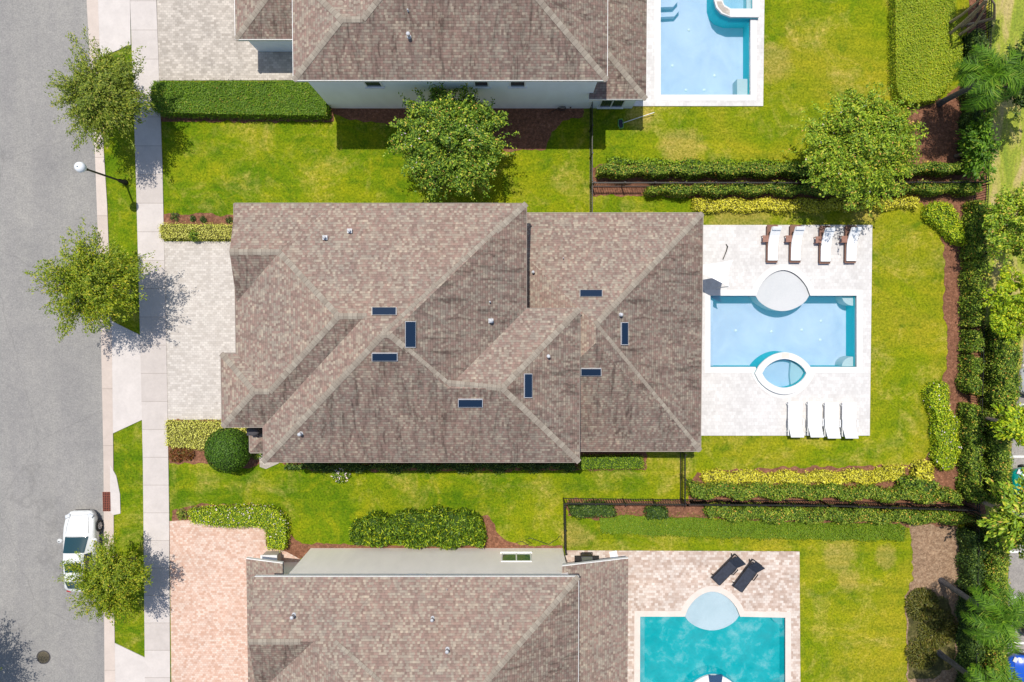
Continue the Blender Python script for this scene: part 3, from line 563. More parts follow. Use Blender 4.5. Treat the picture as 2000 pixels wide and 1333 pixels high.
# A apex and its hips
def isect(px, py): return rf.onroof(px, py)[0]
apex = (A[4]+A[5])/2
c(apex, A[4]); c(apex, A[5])
v1 = Vector((B[4].x, B[4].y, B[4].z)); s0 = isect(872, 748); c(A[4] if A[4].y < A[5].y else A[5], s0); c(s0, B[5]); c(B[5], B[1]); c(B[5], B[2])
c(E[4], Vector((C_[5].x-.0, 0, 0)) if False else E[4]+(E[3]-E[4])*.56); c(E[4], E[4]+(E[0]-E[4])*.67); c(E[4], E[4]+Vector((1.35, 0, 0)))
c(C_[4], C_[4]+Vector((2.5, 0, 0))); c(D[0], D[4]); c(D[3], D[4]); c(D[4], D[4]+Vector((.75, 0, 0)))
c(Fb[1], Fb[5]); c(Fb[2], Fb[5])
rf.finish(hm, fm='brown_fascia')
walls(hm, [wr_[0], wr_[1], wr_[2], (wr_[3][0], wr_[3][1]-.5, wr_[3][2]+.3, wr_[3][3]), wr_[4]], 0, ZM-.19, 'stucco_beige'); walls(hm, [wf], 0, ZF-.19, 'stucco_beige')
for s_ in [(727, 775, 602, 617), (791, 811, 628, 679), (727, 777, 689, 704), (895, 943, 779, 794), (1023, 1038, 730, 777), (1132, 1176, 568, 581), (1212, 1225, 630, 674), (1134, 1174, 719, 733)]: skylight(rf, hm, *s_)
for v_ in [(636, 465, .08, .3, True), (684, 452, .08, .26, True), (959, 627, .1, .35, True), (957, 590, .04, .2), (588, 847, .09, .3), (1071, 696, .08, .3), (1212, 615, .09, .3), (1041, 532, .07, .25), (1100, 505, .03, .2)]: vent(rf, hm, v_[0], v_[1], v_[2]*.75, *v_[3:])
m = MB(); q = P(499, 841, 3.3); m.box(q.x-.3, q.x+.28, q.y-.2, q.y+.18, 2.9, 3.75); m.lathe((q.x+.05, q.y, 3.75), [(.3, 0), (.3, .06), (.2, .1), (0, .11)], 14, sx=1.05, sy=.7); m.build('chimney_cap', 'dark_cap', hm)
yw = wr_[0][3]-.38
window(hm, -11, -9.2, wr_[0][2]+.38, 3.2, 4.5, -1); window(hm, -3, -1.2, wr_[0][2]+.38, 3.2, 4.5, -1); window(hm, -8, -6, wr_[0][2]+.38, .9, 2.2, -1); window(hm, -9, -7.2, yw, 3.2, 4.5, 1); window(hm, -2, -.2, yw, 3.2, 4.5, 1)
m = MB(); xg = wr_[2][0]+.38; yg = (wr_[2][2]+wr_[2][3])/2; m.box(xg-.05, xg-.002, yg-2.4, yg+2.4, .03, 2.3)
for i in range(1, 4): m.box(xg-.058, xg-.05, yg-2.4, yg+2.4, .03+i*.57-.01, .03+i*.57+.01)
m.build('garage_door', 'white_metal', hm)

# top house
ht = empty('house', (0, 0, 0), 0, 'house at the top edge with pale bluish wall facing the round green tree', 'house', 'shingle roofed houses')
rt = Roof(); ZT = 5.9
K = rt.add(609, 1187, -330, 157, ZT, fascia='nes'); J = rt.add(572, 800, -53, 157, ZT, dz=.004, fascia='nws'); wt = [b[:4] for b in rt.blocks]
xx0, xx1, yy0, yy1 = rt.rect(1152, 1264, -380, 194, 2.75); wl = (xx0, xx1, yy0, yy1); zz0 = 2.75; WW = xx1-xx0; kk = math.sqrt(1+PT*PT)
qa, qb, qc, qd, qe = Vector((xx0, yy0, zz0)), Vector((xx1, yy0, zz0)), Vector((xx0, yy0+WW, zz0+WW*PT)), Vector((xx1, yy1, zz0)), Vector((xx0, yy1, zz0+WW*PT))
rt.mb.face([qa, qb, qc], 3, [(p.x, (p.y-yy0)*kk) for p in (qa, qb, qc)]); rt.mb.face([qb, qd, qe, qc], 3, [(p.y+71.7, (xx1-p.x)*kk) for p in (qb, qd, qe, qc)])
dn = Vector((0, 0, .2)); rt.mb.face([qa-dn, qd-dn+(qe-qd)*0, qb-dn], 2); rt.mb.face([qa-dn, Vector((xx0, yy1, zz0-.2)), qd-dn], 2)
for a_, b_, o_ in ((qa, qb, Vector((0, -.02, 0))), (qb, qd, Vector((.02, 0, 0)))):
    u_ = Vector((0, 0, .012)); rt.fa.mesh([a_-dn, b_-dn, b_+u_, a_+u_, a_-dn+o_, b_-dn+o_, b_+o_+u_, a_+o_+u_], [(4, 5, 6, 7), (3, 7, 6, 2), (0, 4, 7, 3), (1, 2, 6, 5)])
Gg = rt.add(458, 700, -190, 77, 2.65, fascia='nws'); wg = rt.blocks[-1][:4]
c = rt.caps; c(J[0], J[4]); c(J[3], J[4]); c(J[4], J[4]+Vector((1.0, 0, 0))); c(J[4]+Vector((1.0, 0, 0)), K[4]); c(K[1], K[5]); c(K[4], K[5]); c(qb, qc); c(Gg[0], Gg[4])
rt.finish(ht)
walls(ht, wt, 0, ZT-.19, 'stucco_white', .33)
walls(ht, [(wl[0]-2.5, wl[1], wl[2], wl[3])], 0, 2.55, 'stucco_white', .3); walls(ht, [wg], 0, 2.46, 'stucco_white', .3)
ys = wt[0][2]+.33
for a, b in ((711, 743), (925, 953), (995, 1025)):
    p = wx(a, 162, ys); q = wx(b, 162, ys); window(ht, p.x, q.x+.05, ys, 3.9, 5.25, -1, mull=0)
ysl = wl[2]+.3; p = wx(1172, 200, ysl); q = wx(1220, 200, ysl); window(ht, p.x, q.x, ysl, .3, 2.1, -1)
vent(rt, ht, 799, 72, .07, .35); vent(rt, ht, 797, 22, .03, .15)
p = wx(1097, 208, ys); m = MB()
m.tube([(p.x+.22*math.cos(a), ys-.1-.01*a, .55+.22*math.sin(a)) for a in np.linspace(0, 12, 40)], .02, 6); m.tube([(p.x-.2, ys-.1, .4), (p.x-.4, ys-.15, .1), (p.x-.7, ys-.3, .04)], .02, 6); m.bar((p.x+.5, ys-.02, .2), (p.x+.5, ys-.12, .6), .06, .06); m.build('hose_reel', 'black_metal', ht)

# bottom house
hb = empty('house', (0, 0, 0), 0, 'house at the bottom edge with cream wall and white gutter', 'house', 'shingle roofed houses')
rb = Roof(); ZB = 5.6
M1 = rb.add(512, 1129, 1127, 1640, ZB, dz=0, fascia='nes'); M2 = rb.add(499, 760, 1127, 1347, ZB, g='w', dz=.004, fascia='n'); wb_ = [b[:4] for b in rb.blocks]
c = rb.caps; c(M1[3], M1[3]+(M1[5]-M1[3])*1.0) if False else None
rr = M1[4] if M1[4].y > M1[5].y else M1[5]; c(M1[2], rr); c(M2[4], M2[4]+Vector((2.55, 0, 0))); st_ = M1[3]+(rr-M1[3])*(( (M2[3].y-M2[4].y))/abs(M1[3].y-rr.y)); c(st_, rr)
rb.finish(hb)
walls(hb, [(wb_[0][0]+.55, wb_[0][1], wb_[0][2], wb_[0][3])], 0, ZB-.19, 'stucco_cream', .4)
# single storey lean-to roofs each side (rake ends face north)
def shed(x_eave, x_high, yn, ys_, ze):
    r = MB(); k = math.sqrt(1+PT*PT); zh = ze+abs(x_high-x_eave)*PT; s = 1 if x_high > x_eave else -1
    q = [Vector((x_eave, ys_, ze)), Vector((x_eave, yn, ze)), Vector((x_high, yn, zh)), Vector((x_high, ys_, zh))]
    uv = [(p.y+51, abs(p.x-x_eave)*k) for p in q]
    if s > 0: q2 = q[::-1]; uv = uv[::-1]
    else: q2 = q
    r.face(q2, 0, uv); dn = Vector((0, 0, .18)); r.face([p-dn for p in q], 1); r.build('lower_roof', ['shingle', 'soffit'], hb)
    f = MB(); a, b = q[1], q[2]; o = Vector((0, .05, 0)); u = Vector((0, 0, .015)); f.mesh([a-dn, b-dn, b+u, a+u, a-dn+o, b-dn+o, b+u+o, a+u+o], [(4, 5, 6, 7), (3, 7, 6, 2), (0, 4, 7, 3), (1, 2, 6, 5), (0, 1, 5, 4)]); f.build('rake_board', 'fascia', hb)
    wl_ = MB(); xs = sorted((x_eave+.4*s, x_high)); ya = ys_; yb = yn-1.15
    zz = lambda x: ze-.2+abs(x-x_eave)*PT
    v = [(xs[0], ya, 0), (xs[1], ya, 0), (xs[1], yb, 0), (xs[0], yb, 0), (xs[0], ya, zz(xs[0])), (xs[1], ya, zz(xs[1])), (xs[1], yb, zz(xs[1])), (xs[0], yb, zz(xs[0]))]
    wl_.mesh(v, [(0, 3, 2, 1), (4, 5, 6, 7), (0, 1, 5, 4), (1, 2, 6, 5), (2, 3, 7, 6), (3, 0, 4, 7)]); wl_.build('wall', 'stucco_cream', hb)
e0 = P(481, 1092, 2.8); shed(e0.x, e0.x+2.2, e0.y, -32, 2.8); e1 = P(1227, 1091, 2.8); shed(e1.x, P(1098, 1106, 3.95).x, e1.y, -32, 2.8)
yn_ = wb_[0][3]-.4
for a, b, pz, gl in ((979, 1038, 1091, 'green_glass'), (798, 831, 1121, 'green_glass')):
    p = wx(a, pz, yn_); q = wx(b, pz, yn_); zc = p.z; window(hb, p.x, q.x, yn_, (max(.9, zc-.8) if pz < 1100 else 4.45), (zc+.55 if pz < 1100 else 5.1), 1, gl)
for v_ in [(574, 1201, .09, .35), (845, 1207, .08, .3), (874, 1268, .09, .3), (873, 1151, .02, .1)]: vent(rb, hb, v_[0], v_[1], v_[2]*.75, v_[3])

# stone garden pier by the pink driveway
gp = empty('garden_pier', P(538, 1086, 0), 0, 'low pale stone pier between flowering hedge and bottom house', 'pier'); m = MB(); m.box(-.5, .35, -.3, .3, 0, .85); m.build('pier_body', 'stucco_beige', gp); m = MB(); m.box(-.55, .4, -.35, .35, .85, .93); m.build('pier_cap', 'coping', gp)

# ---------------- foliage ----------------
def leaf_mesh(name, mats, cen, nor, size, asp=.5, jit=.7, core=None, extra=None, parent=None, dirs=None, midx=None):
    """cen, nor: (N,3); every leaf is one folded quad"""
    N = len(cen); nor = nor+rng.normal(0, jit, (N, 3)); nor /= np.linalg.norm(nor, axis=1)[:, None]+1e-9
    t = rng.normal(0, 1, (N, 3)) if dirs is None else dirs+rng.normal(0, .45, (N, 3)); t -= nor*np.sum(t*nor, axis=1)[:, None]; t /= np.linalg.norm(t, axis=1)[:, None]+1e-9
    b = np.cross(nor, t); s = size*rng.uniform(.6, 1.35, (N, 1)); 
    v = np.stack([cen-t*s*.5, cen+b*s*asp*.5+nor*s*.08, cen+t*s*.5-nor*s*.12, cen-b*s*asp*.5+nor*s*.08], 1).reshape(-1, 3)
    nv = N*4; faces = np.arange(nv, dtype=np.int32); starts = np.arange(N, dtype=np.int32)*4; mi = np.zeros(N, np.int32) if midx is None else midx.astype(np.int32); tot = [4]*0
    cv, cf, cm = ([], [], 0) if core is None else core
    lv = np.concatenate([v, np.array(cv, float).reshape(-1, 3)]) if len(cv) else v
    me = bpy.data.meshes.new(name); me.vertices.add(len(lv)); me.vertices.foreach_set('co', lv.astype(np.float32).ravel())
    fl = [faces]; st = [starts]; p = nv; mm = [mi]
    if len(cv):
        cs = []; ci = []
        for f in cf: cs.append(p+len(ci)); ci += [k+nv for k in f]
        fl.append(np.array(ci, np.int32)); st.append(np.array(cs, np.int32)); mm.append(np.full(len(cf), cm, np.int32))
    fl = np.concatenate(fl); st = np.concatenate(st); mm = np.concatenate(mm)
    me.loops.add(len(fl)); me.loops.foreach_set('vertex_index', fl); me.polygons.add(len(st)); me.polygons.foreach_set('loop_start', st)
    for m_ in mats: me.materials.append(MAT[m_])
    me.polygons.foreach_set('material_index', mm); me.update(calc_edges=True); me.validate()
    o = bpy.data.objects.new(name, me); col.objects.link(o); o.parent = parent; return o
def inpoly(px, py, poly):
    ins = np.zeros(len(px), bool); n = len(poly); j = n-1
    for i in range(n):
        xi, yi = poly[i]; xj, yj = poly[j]
        with np.errstate(divide='ignore', invalid='ignore'):
            c_ = ((yi > py) != (yj > py)) & (px < (xj-xi)*(py-yi)/(yj-yi+1e-12)+xi)
        ins ^= c_; j = i
    return ins
def lump(x, y, seed, f=1.0):
    return (np.sin(x*2.1*f+seed)+np.sin(y*2.7*f+seed*1.7)+np.sin((x+y)*3.9*f+seed*.6)+.6*np.sin((x-y)*6.3*f+seed*2.2))/3.6
def hedge(name, pts, h, mat, label, cat='hedge', dens=330, size=.10, rough=.05, group=None, core='core_green', flowers=0, asp=.55, jit=.5, edge=.06, wob=0.0, px=True):
    W = [Vector((p.x, p.y, 0)) for p in PL(pts, h)] if px else [Vector(p) for p in pts]
    # resample outline for a softer edge
    out = []; n = len(W)
    for i in range(n):
        a, b = W[i], W[(i+1) % n]; L = (b-a).length; k = max(1, int(L/.45))
        for j in range(k):
            q = a+(b-a)*(j/k); nn = Vector((b.y-a.y, a.x-b.x, 0)).normalized(); out.append(q+nn*(wob*math.sin(q.x*3.1+q.y*4.3+len(name))))
    W = out; c0 = sum(W, Vector())/len(W); poly = np.array([(p.x-c0.x, p.y-c0.y) for p in W]); lo = poly.min(0); hi = poly.max(0)
    area = abs(sum(poly[i][0]*poly[(i+1) % len(poly)][1]-poly[(i+1) % len(poly)][0]*poly[i][1] for i in range(len(poly)))/2)
    sgn = 1 if sum(poly[i][0]*poly[(i+1) % len(poly)][1]-poly[(i+1) % len(poly)][0]*poly[i][1] for i in range(len(poly))) > 0 else -1
    n = int(area*dens*1.15); cand = rng.uniform(lo, hi, (int(n*(np.prod(hi-lo))/max(area, .01)*1.05)+50, 2)); cand = cand[inpoly(cand[:, 0], cand[:, 1], poly)][:n]
    sd_ = rng.uniform(0, 9); z = h+rough*lump(cand[:, 0], cand[:, 1], sd_, 1.3)*1.4+rng.normal(0, .02+rough*.35, len(cand))
    cen = [np.column_stack([cand, z])]; nor = [np.tile([0, 0, 1.], (len(cand), 1))]
    m = len(poly)
    for i in range(m):
        a = poly[i]; b = poly[(i+1) % m]; L = np.linalg.norm(b-a)
        if L < 1e-4: continue
        k = int(L*h*dens*.75)+1; t = rng.uniform(0, 1, k)[:, None]; zz = rng.uniform(.03, 1, k)*h; nn = np.array([b[1]-a[1], a[0]-b[0]])/L*sgn
        q = a+(b-a)*t+nn*(rng.normal(0, edge, k)+(edge*.5*np.sin(zz*5)))[:, None]
        cen.append(np.column_stack([q, zz])); nor.append(np.tile([nn[0], nn[1], .35], (k, 1)))
    cen = np.concatenate(cen); nor = np.concatenate(nor)
    sh = .95 if min(hi-lo) > .9 else .86
    ctr = poly.mean(0); ins = []
    for i in range(m):
        a, b, d = poly[i-1], poly[i], poly[(i+1) % m]; e = d-a; e = e/(np.linalg.norm(e)+1e-9); nn = np.array([e[1], -e[0]])*sgn; ins.append(b-nn*.05)
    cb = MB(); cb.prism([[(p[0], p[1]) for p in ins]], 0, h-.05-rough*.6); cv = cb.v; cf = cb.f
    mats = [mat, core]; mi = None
    if flowers:
        mats.append('blossom'); mi = np.zeros(len(cen)); mi[rng.uniform(0, 1, len(cen)) < flowers] = 2
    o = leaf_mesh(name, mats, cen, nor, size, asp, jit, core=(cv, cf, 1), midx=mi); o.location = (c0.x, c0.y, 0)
    return tag(o, label, cat, group)
def limbs(mb, base, top, tips, r0, n=7):
    base = Vector(base); top = Vector(top); md = (base+top)/2+Vector((random.uniform(-.1, .1), random.uniform(-.1, .1), 0))
    mb.tube([base, base+(md-base)*.15, md, top], [r0*1.35, r0, r0*.85, r0*.62], n)
    for t in tips:
        t = Vector(t); s = base+(top-base)*random.uniform(.6, 1); k = (s+t)/2+Vector((random.uniform(-.2, .2), random.uniform(-.2, .2), .15)); mb.tube([s, k, t], [r0*.42, r0*.25, r0*.06], 5)
def tree(name, cpx, cpy, zc, rx, ry, rz, mat, label, base=None, style='wisp', n=11000, size=.15, group=None, bark='bark', flowers=0.0, tw=150, seed=1, r0=.12, cat='tree'):
    global rng; rng = np.random.default_rng(seed); random.seed(seed)
    C = P(cpx, cpy, zc); B0 = Vector((C.x, C.y, 0)) if base is None else P(*base, 0)
    t = empty(name, B0, 0, label, cat, group); off = C-B0
    u = rng.normal(0, 1, (tw, 3)); u /= np.linalg.norm(u, axis=1)[:, None]
    if style == 'wisp':
        u[:, 2] = u[:, 2]*.8+.12; ln = rng.uniform(.6, 1.12, tw)*(1+.16*np.sin(np.arctan2(u[:, 1], u[:, 0])*5+seed)); k = max(1, n//tw); ti = np.repeat(np.arange(tw), k)
        s = rng.uniform(.28, 1, len(ti))**.75; d = u[ti]*ln[ti][:, None]; sag = -(s**2)*.12
        swirl = rng.normal(0, .32, (tw, 3)); q = d*s[:, None]+swirl[ti]*(s[:, None]**2)*.35
        cen = q*np.array([rx, ry, rz])+rng.normal(0, 1, (len(ti), 3))*(.05+.13*(1-s))[:, None]*1.5; cen[:, 2] += sag*rz
        nor = np.tile([0, 0, 1.1], (len(ti), 1))+u[ti]*.4; dirs = (u[ti]*1.4+swirl[ti])
    else:
        nc = tw; r = rng.uniform(.35, 1, nc)**.55*rng.uniform(.82, 1.16, nc); c_ = u*r[:, None]; c_[:, 2] = np.abs(c_[:, 2])*1.0-.22
        k = max(1, n//nc); ti = np.repeat(np.arange(nc), k); cr = rng.uniform(.10, .25, nc)
        g = rng.normal(0, 1, (len(ti), 3)); g /= np.linalg.norm(g, axis=1)[:, None]; g *= rng.uniform(.3, 1, (len(ti), 1))**.5
        ang = np.arctan2(c_[:, 1], c_[:, 0]); c_ *= (1+.07*np.sin(ang*6+seed))[:, None]
        cen = (c_[ti]*.86)*np.array([rx, ry, rz])+g*(cr[ti][:, None])*np.array([rx, ry, rz*1.1]).mean()
        nor = g*.8+c_[ti]*.5+np.array([0, 0, .5]); dirs = None
        ns = tw//2; us = rng.normal(0, 1, (ns, 3)); us[:, 2] = np.abs(us[:, 2])*.6; us /= np.linalg.norm(us, axis=1)[:, None]; kk_ = 42; tj = np.repeat(np.arange(ns), kk_)
        fs_ = rng.uniform(.72, 1, len(tj))*rng.uniform(.98, 1.22, ns)[tj]; bend = rng.normal(0, .25, (ns, 3)); ps = (us[tj]*fs_[:, None]+bend[tj]*((fs_-.72)**2)[:, None]*2)*np.array([rx, ry, rz])+rng.normal(0, .07, (len(tj), 3)); ps[:, 2] -= .1
        cen = np.concatenate([cen, ps]); nor = np.concatenate([nor, np.tile([0, 0, 1.], (len(tj), 1))+us[tj]*.4])
    mats = [mat]; mi = None
    if flowers: mats = [mat, 'blossom']; mi = (rng.uniform(0, 1, len(cen)) < flowers).astype(int)
    cr_ = leaf_mesh('crown', mats, cen, nor, size, .5 if style != 'wisp' else .42, .6, dirs=dirs, midx=mi, parent=t); cr_.location = off
    tips = [off+Vector(u[i])*.6*Vector((rx, ry, rz)).length/1.73 for i in range(0, min(tw, 22))]
    tips = [off+Vector((u[i][0]*rx*.75, u[i][1]*ry*.75, u[i][2]*rz*.7)) for i in range(0, min(tw, 26))]
    m = MB(); limbs(m, (0, 0, -.05), off-Vector((0, 0, rz*.45)), tips, r0); m.build('trunk', bark, t); return t
def palm(name, bpx, bpy_, h, label, cp=None, nf=25, L=2.3, seed=3, group=None, r0=.16):
    random.seed(seed); B0 = P(bpx, bpy_, 0); t = empty(name, B0, 0, label, 'palm tree', group)
    top = Vector((0, 0, h)) if cp is None else P(cp[0], cp[1], h)-B0; m = MB(); pts = [Vector((0, 0, -.05))+(top)*(i/9)+Vector((0, 0, 0)) for i in range(10)]
    m.tube(pts, [r0*(1.25 if i == 0 else 1-.03*i+.05*(i % 2)) for i in range(10)], 10)
    m.build('trunk', 'palm_bark', t); m = MB(); m.tube([top-Vector((0, 0, .1)), top+Vector((0, 0, .5))], [r0*.75, r0*.45], 8); m.build('crownshaft', 'leaf_palm', t)
    for i in range(nf):
        az = i*2.399+random.uniform(-.2, .2); el = random.uniform(.1, 1.15); ln = L*random.uniform(.8, 1.15); m = MB(); d = Vector((math.cos(az), math.sin(az), 0)); sdv = Vector((-d.y, d.x, 0))
        p = top+Vector((0, 0, .4)); prev = p; sp = []; a = el
        for k in range(13): sp.append(p.copy()); p = p+(d*math.cos(a)+Vector((0, 0, math.sin(a))))*ln/12; a -= .14+.02*k*.5
        m.tube(sp[::2], [.03, .028, .024, .02, .016, .012, .006][:len(sp[::2])], 5)
        for k in range(1, 13):
            for q in range(6):
                f = (k-1+q/6)/12; i0 = min(int(f*12), 11); b0 = sp[i0].lerp(sp[i0+1], f*12-i0); tg = (sp[i0+1]-sp[i0]).normalized(); ll = .62*math.sin(math.pi*min(.97, .12+f*.85))*(L/2.3)*random.uniform(.85, 1.1)
                for s in (-1, 1):
                    e = b0+(sdv*s*random.uniform(.45, .95)+tg*random.uniform(.3, .8)+Vector((0, 0, random.uniform(-.9, .45)))).normalized()*ll*random.uniform(.7, 1.05); wv = tg*.014
                    m.face([b0-wv, b0+wv, b0.lerp(e, .55)+wv*1.2, e, b0.lerp(e, .55)-wv*1.2])
        m.build('frond', 'leaf_palm', t)
    return t
SG = 'street trees in the verge'
tree('street_tree', 198, 184, 3.7, 2.45, 2.7, 1.5, 'leaf_oak', 'wispy olive green street tree at the top left of the road', (250, 235), n=30000, size=.125, group=SG, tw=300, seed=11)
tree('street_tree', 174, 556, 3.7, 2.75, 2.7, 1.5, 'leaf_oak_yellow', 'yellowish street tree overhanging the road in front of the middle house', (256, 572), n=30000, size=.125, group=SG, tw=280, seed=12)
tree('street_tree', 212, 1136, 2.9, 2.1, 2.25, 1.3, 'leaf_oak_yellow', 'small street tree whose branches cover the rear of the white car', (262, 1090), n=25000, size=.12, group=SG, tw=250, seed=13)
tree('street_tree', -140, 1328, 4.3, 2.6, 2.6, 1.7, 'leaf_oak', 'street tree beyond the left edge throwing its shadow beside the manhole', None, n=9000, size=.13, group=SG, tw=190, seed=14)
GG = 'round crape myrtle trees'
tree('crape_myrtle', 880, 277, 3.6, 2.8, 2.8, 1.9, 'leaf_myrtle', 'round dense green tree with a few pink flowers beside the pale wall', None, 'clump', 56000, .13, GG, flowers=.0025, tw=240, seed=21)
tree('crape_myrtle', 1678, 288, 3.6, 2.95, 2.9, 1.8, 'leaf_light', 'round light green tree growing over the hedges behind the top pool', None, 'clump', 56000, .13, GG, flowers=.002, tw=240, seed=22)
OG = 'trees beyond the back fence'
tree('field_tree', 1980, 440, 3.0, 1.7, 2.1, 1.4, 'leaf_light', 'leafy green tree outside the back fence beside the pale field', None, 'clump', 13000, .14, OG, tw=80, seed=31)
tree('field_tree', 1982, 590, 2.4, 1.6, 1.9, 1.1, 'leaf_lime', 'yellow green bushy tree outside the back fence level with the pool', None, 'clump', 12000, .14, OG, tw=80, seed=32)
tree('field_tree', 2010, 150, 3.6, 1.6, 2.0, 1.6, 'leaf_dark', 'dark green tree cut by the right edge above the pale field', None, 'clump', 11000, .15, OG, tw=70, seed=33)
tree('lot_tree', 1990, 1010, 4.0, 1.9, 2.4, 1.4, 'leaf_light', 'tall open tree with large light leaves beside the parking lot', None, 'wisp', 5000, .24, OG, tw=60, seed=34, bark='pale_bark')
tree('lot_tree', 1988, 832, 3.6, 1.35, 1.2, 1.0, 'leaf_lime', 'smaller tall tree with blurry lime leaves over the parking bays', None, 'wisp', 2200, .22, OG, tw=40, seed=35, bark='pale_bark')
# multi-stem trunks at the top right
t = empty('multi_stem_tree', P(1855, 82, 0), 0, 'tree with bare curved grey stems leaning at the top right corner', 'tree'); b0 = P(1855, 82, 0)
for i, (bx, by, mx, my, tx, ty) in enumerate([(1846, 50, 1878, 30, 1922, -8), (1843, 78, 1880, 45, 1924, 0), (1856, 80, 1905, 48, 1928, 0), (1868, 66, 1900, 34, 1935, -15), (1872, 52, 1942, 36, 1932, -8)]):
    m = MB(); a = P(bx, by, 0)-b0; c2 = P(mx, my, 2.0)-b0; d2 = P(tx, ty, 4.2)-b0; m.tube([a, a.lerp(c2, .5)+Vector((0, 0, -.15)), c2, c2.lerp(d2, .55)+Vector((.08, .05, .1)), d2], [.1, .085, .07, .055, .035], 7); m.build('stem', 'pale_bark', t)
rng = np.random.default_rng(5); cc = P(2000, -80, 4.8)-b0; g = rng.normal(0, 1, (4500, 3)); g /= np.linalg.norm(g, axis=1)[:, None]; g *= rng.uniform(.4, 1, (4500, 1))
cr = leaf_mesh('crown', ['leaf_light'], g*np.array([1.6, 1.3, .9]), g+np.array([0, 0, .5]), .2, parent=t); cr.location = cc
PG = 'palms along the back hedge'
palm('palm_tree', 1834, 203, 4.6, 'bright green palm leaning over the back fence above the brown bed', cp=(1930, 152), seed=41, L=2.3, group=PG)
palm('palm_tree', 1838, 1134, 4.9, 'palm whose dark trunk leans from the leaf litter, upper of two', cp=(1946, 1206), seed=42, L=2.3, group=PG)
palm('palm_tree', 1832, 1274, 4.7, 'palm with dark leaning trunk at the bottom right, lower of two', cp=(1935, 1352), seed=43, L=2.3, group=PG)
palm('palm_tree', 1880, 1500, 3.0, 'palm frond tips rising at the bottom edge beside the lawn', cp=(1850, 1400), seed=44, L=2.2, group=PG, nf=14)
tree('tall_shrub', 1912, 290, 2.0, .75, 2.0, 1.3, 'leaf_palm', 'feathery green shrub beside the fence below the palm', None, 'wisp', 4500, .2, None, tw=90, seed=45, cat='shrub')

rng = np.random.default_rng(9)
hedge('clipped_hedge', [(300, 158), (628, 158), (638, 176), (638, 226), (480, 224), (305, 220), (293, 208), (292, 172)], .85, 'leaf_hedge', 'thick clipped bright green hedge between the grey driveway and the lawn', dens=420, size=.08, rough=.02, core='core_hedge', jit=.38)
hedge('gold_hedge', [(310, 438), (453, 440), (452, 468), (312, 466)], .45, 'leaf_goldpale', 'narrow yellow clipped hedge above the middle driveway', dens=430, size=.07, core='core_gold', rough=.02)
hedge('gold_hedge', [(322, 824), (432, 824), (486, 836), (486, 845), (470, 870), (405, 880), (370, 876), (324, 872)], .42, 'leaf_goldpale', 'broad yellow groundcover bed beside the round ball bush', cat='shrub bed', dens=380, size=.08, core='core_gold', rough=.03)
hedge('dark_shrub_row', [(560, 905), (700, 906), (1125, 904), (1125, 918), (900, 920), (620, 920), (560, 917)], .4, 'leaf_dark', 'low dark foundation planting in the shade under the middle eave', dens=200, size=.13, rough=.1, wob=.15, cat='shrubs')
hedge('box_hedge', [(1134, 894), (1250, 892), (1258, 900), (1258, 916), (1134, 918)], .5, 'leaf_low', 'small clipped dark green hedge at the lower eave corner', dens=380, size=.08, rough=.03)
hedge('flowering_hedge', [(365, 998), (430, 992), (515, 990), (545, 1000), (558, 1022), (560, 1050), (555, 1074), (522, 1073), (519, 1040), (505, 1030), (440, 1031), (372, 1022)], .6, 'leaf_lime', 'curved green hedge dotted with white flowers beside the pink driveway', dens=360, size=.09, flowers=.05, core='core_lime', rough=.06)
hedge('spiky_shrub_mass', [(678, 1045), (690, 1022), (720, 1012), (780, 1008), (830, 1002), (905, 1000), (935, 1018), (950, 1048), (942, 1066), (850, 1070), (760, 1064), (690, 1066)], .8, 'leaf_spiky', 'large mass of spiky leaved shrubs along the cream wall', dens=300, size=.2, asp=.3, rough=.16, wob=.15, cat='shrubs', jit=1.1)
RG = 'hedge rows along the side fences'
hedge('hedge_row', [(1170, 323), (1400, 321), (1700, 322), (1898, 317), (1905, 333), (1700, 338), (1400, 339), (1168, 340)], 1.15, 'leaf_row', 'long hedge row just above the thin fence rail under the light green tree', dens=480, size=.09, rough=.12, wob=.1, group=RG)
hedge('hedge_row', [(1268, 362), (1500, 358), (1700, 359), (1920, 356), (1922, 373), (1700, 373), (1500, 374), (1268, 377)], 1.05, 'leaf_row', 'long hedge row just below the thin fence rail', dens=480, size=.095, rough=.13, wob=.12, group=RG)
hedge('gold_shrub_row', [(1355, 391), (1600, 391), (1796, 388), (1792, 404), (1600, 410), (1355, 411)], .4, 'leaf_gold', 'yellow shrub row above the white pool deck', cat='shrub row', dens=420, size=.11, core='core_gold', rough=.07, wob=.1)
hedge('grass_clump', [(1185, 308), (1300, 312), (1560, 314), (1560, 321), (1300, 321), (1185, 320)], .22, 'leaf_low', 'low grassy fringe along the top edge of the upper hedge row', cat='grass', dens=260, size=.12, rough=.06, wob=.08)
hedge('bed_shrub', [(1812, 402), (1830, 396), (1852, 400), (1872, 425), (1886, 452), (1886, 474), (1868, 472), (1840, 440), (1815, 422)], .6, 'leaf_lime', 'lime green shrub on brown mulch at the upper corner of the lawn', cat='shrub', dens=460, size=.1, core='core_lime', rough=.12, wob=.1)
hedge('bed_shrub', [(1813, 765), (1828, 750), (1848, 750), (1856, 775), (1855, 802), (1872, 825), (1874, 895), (1862, 915), (1845, 918), (1830, 900), (1829, 830), (1822, 795)], .7, 'leaf_lime', 'long lime shrub with pale flowers at the lower right of the lawn', cat='shrub', dens=480, size=.095, core='core_lime', rough=.1, flowers=.02, wob=.1)
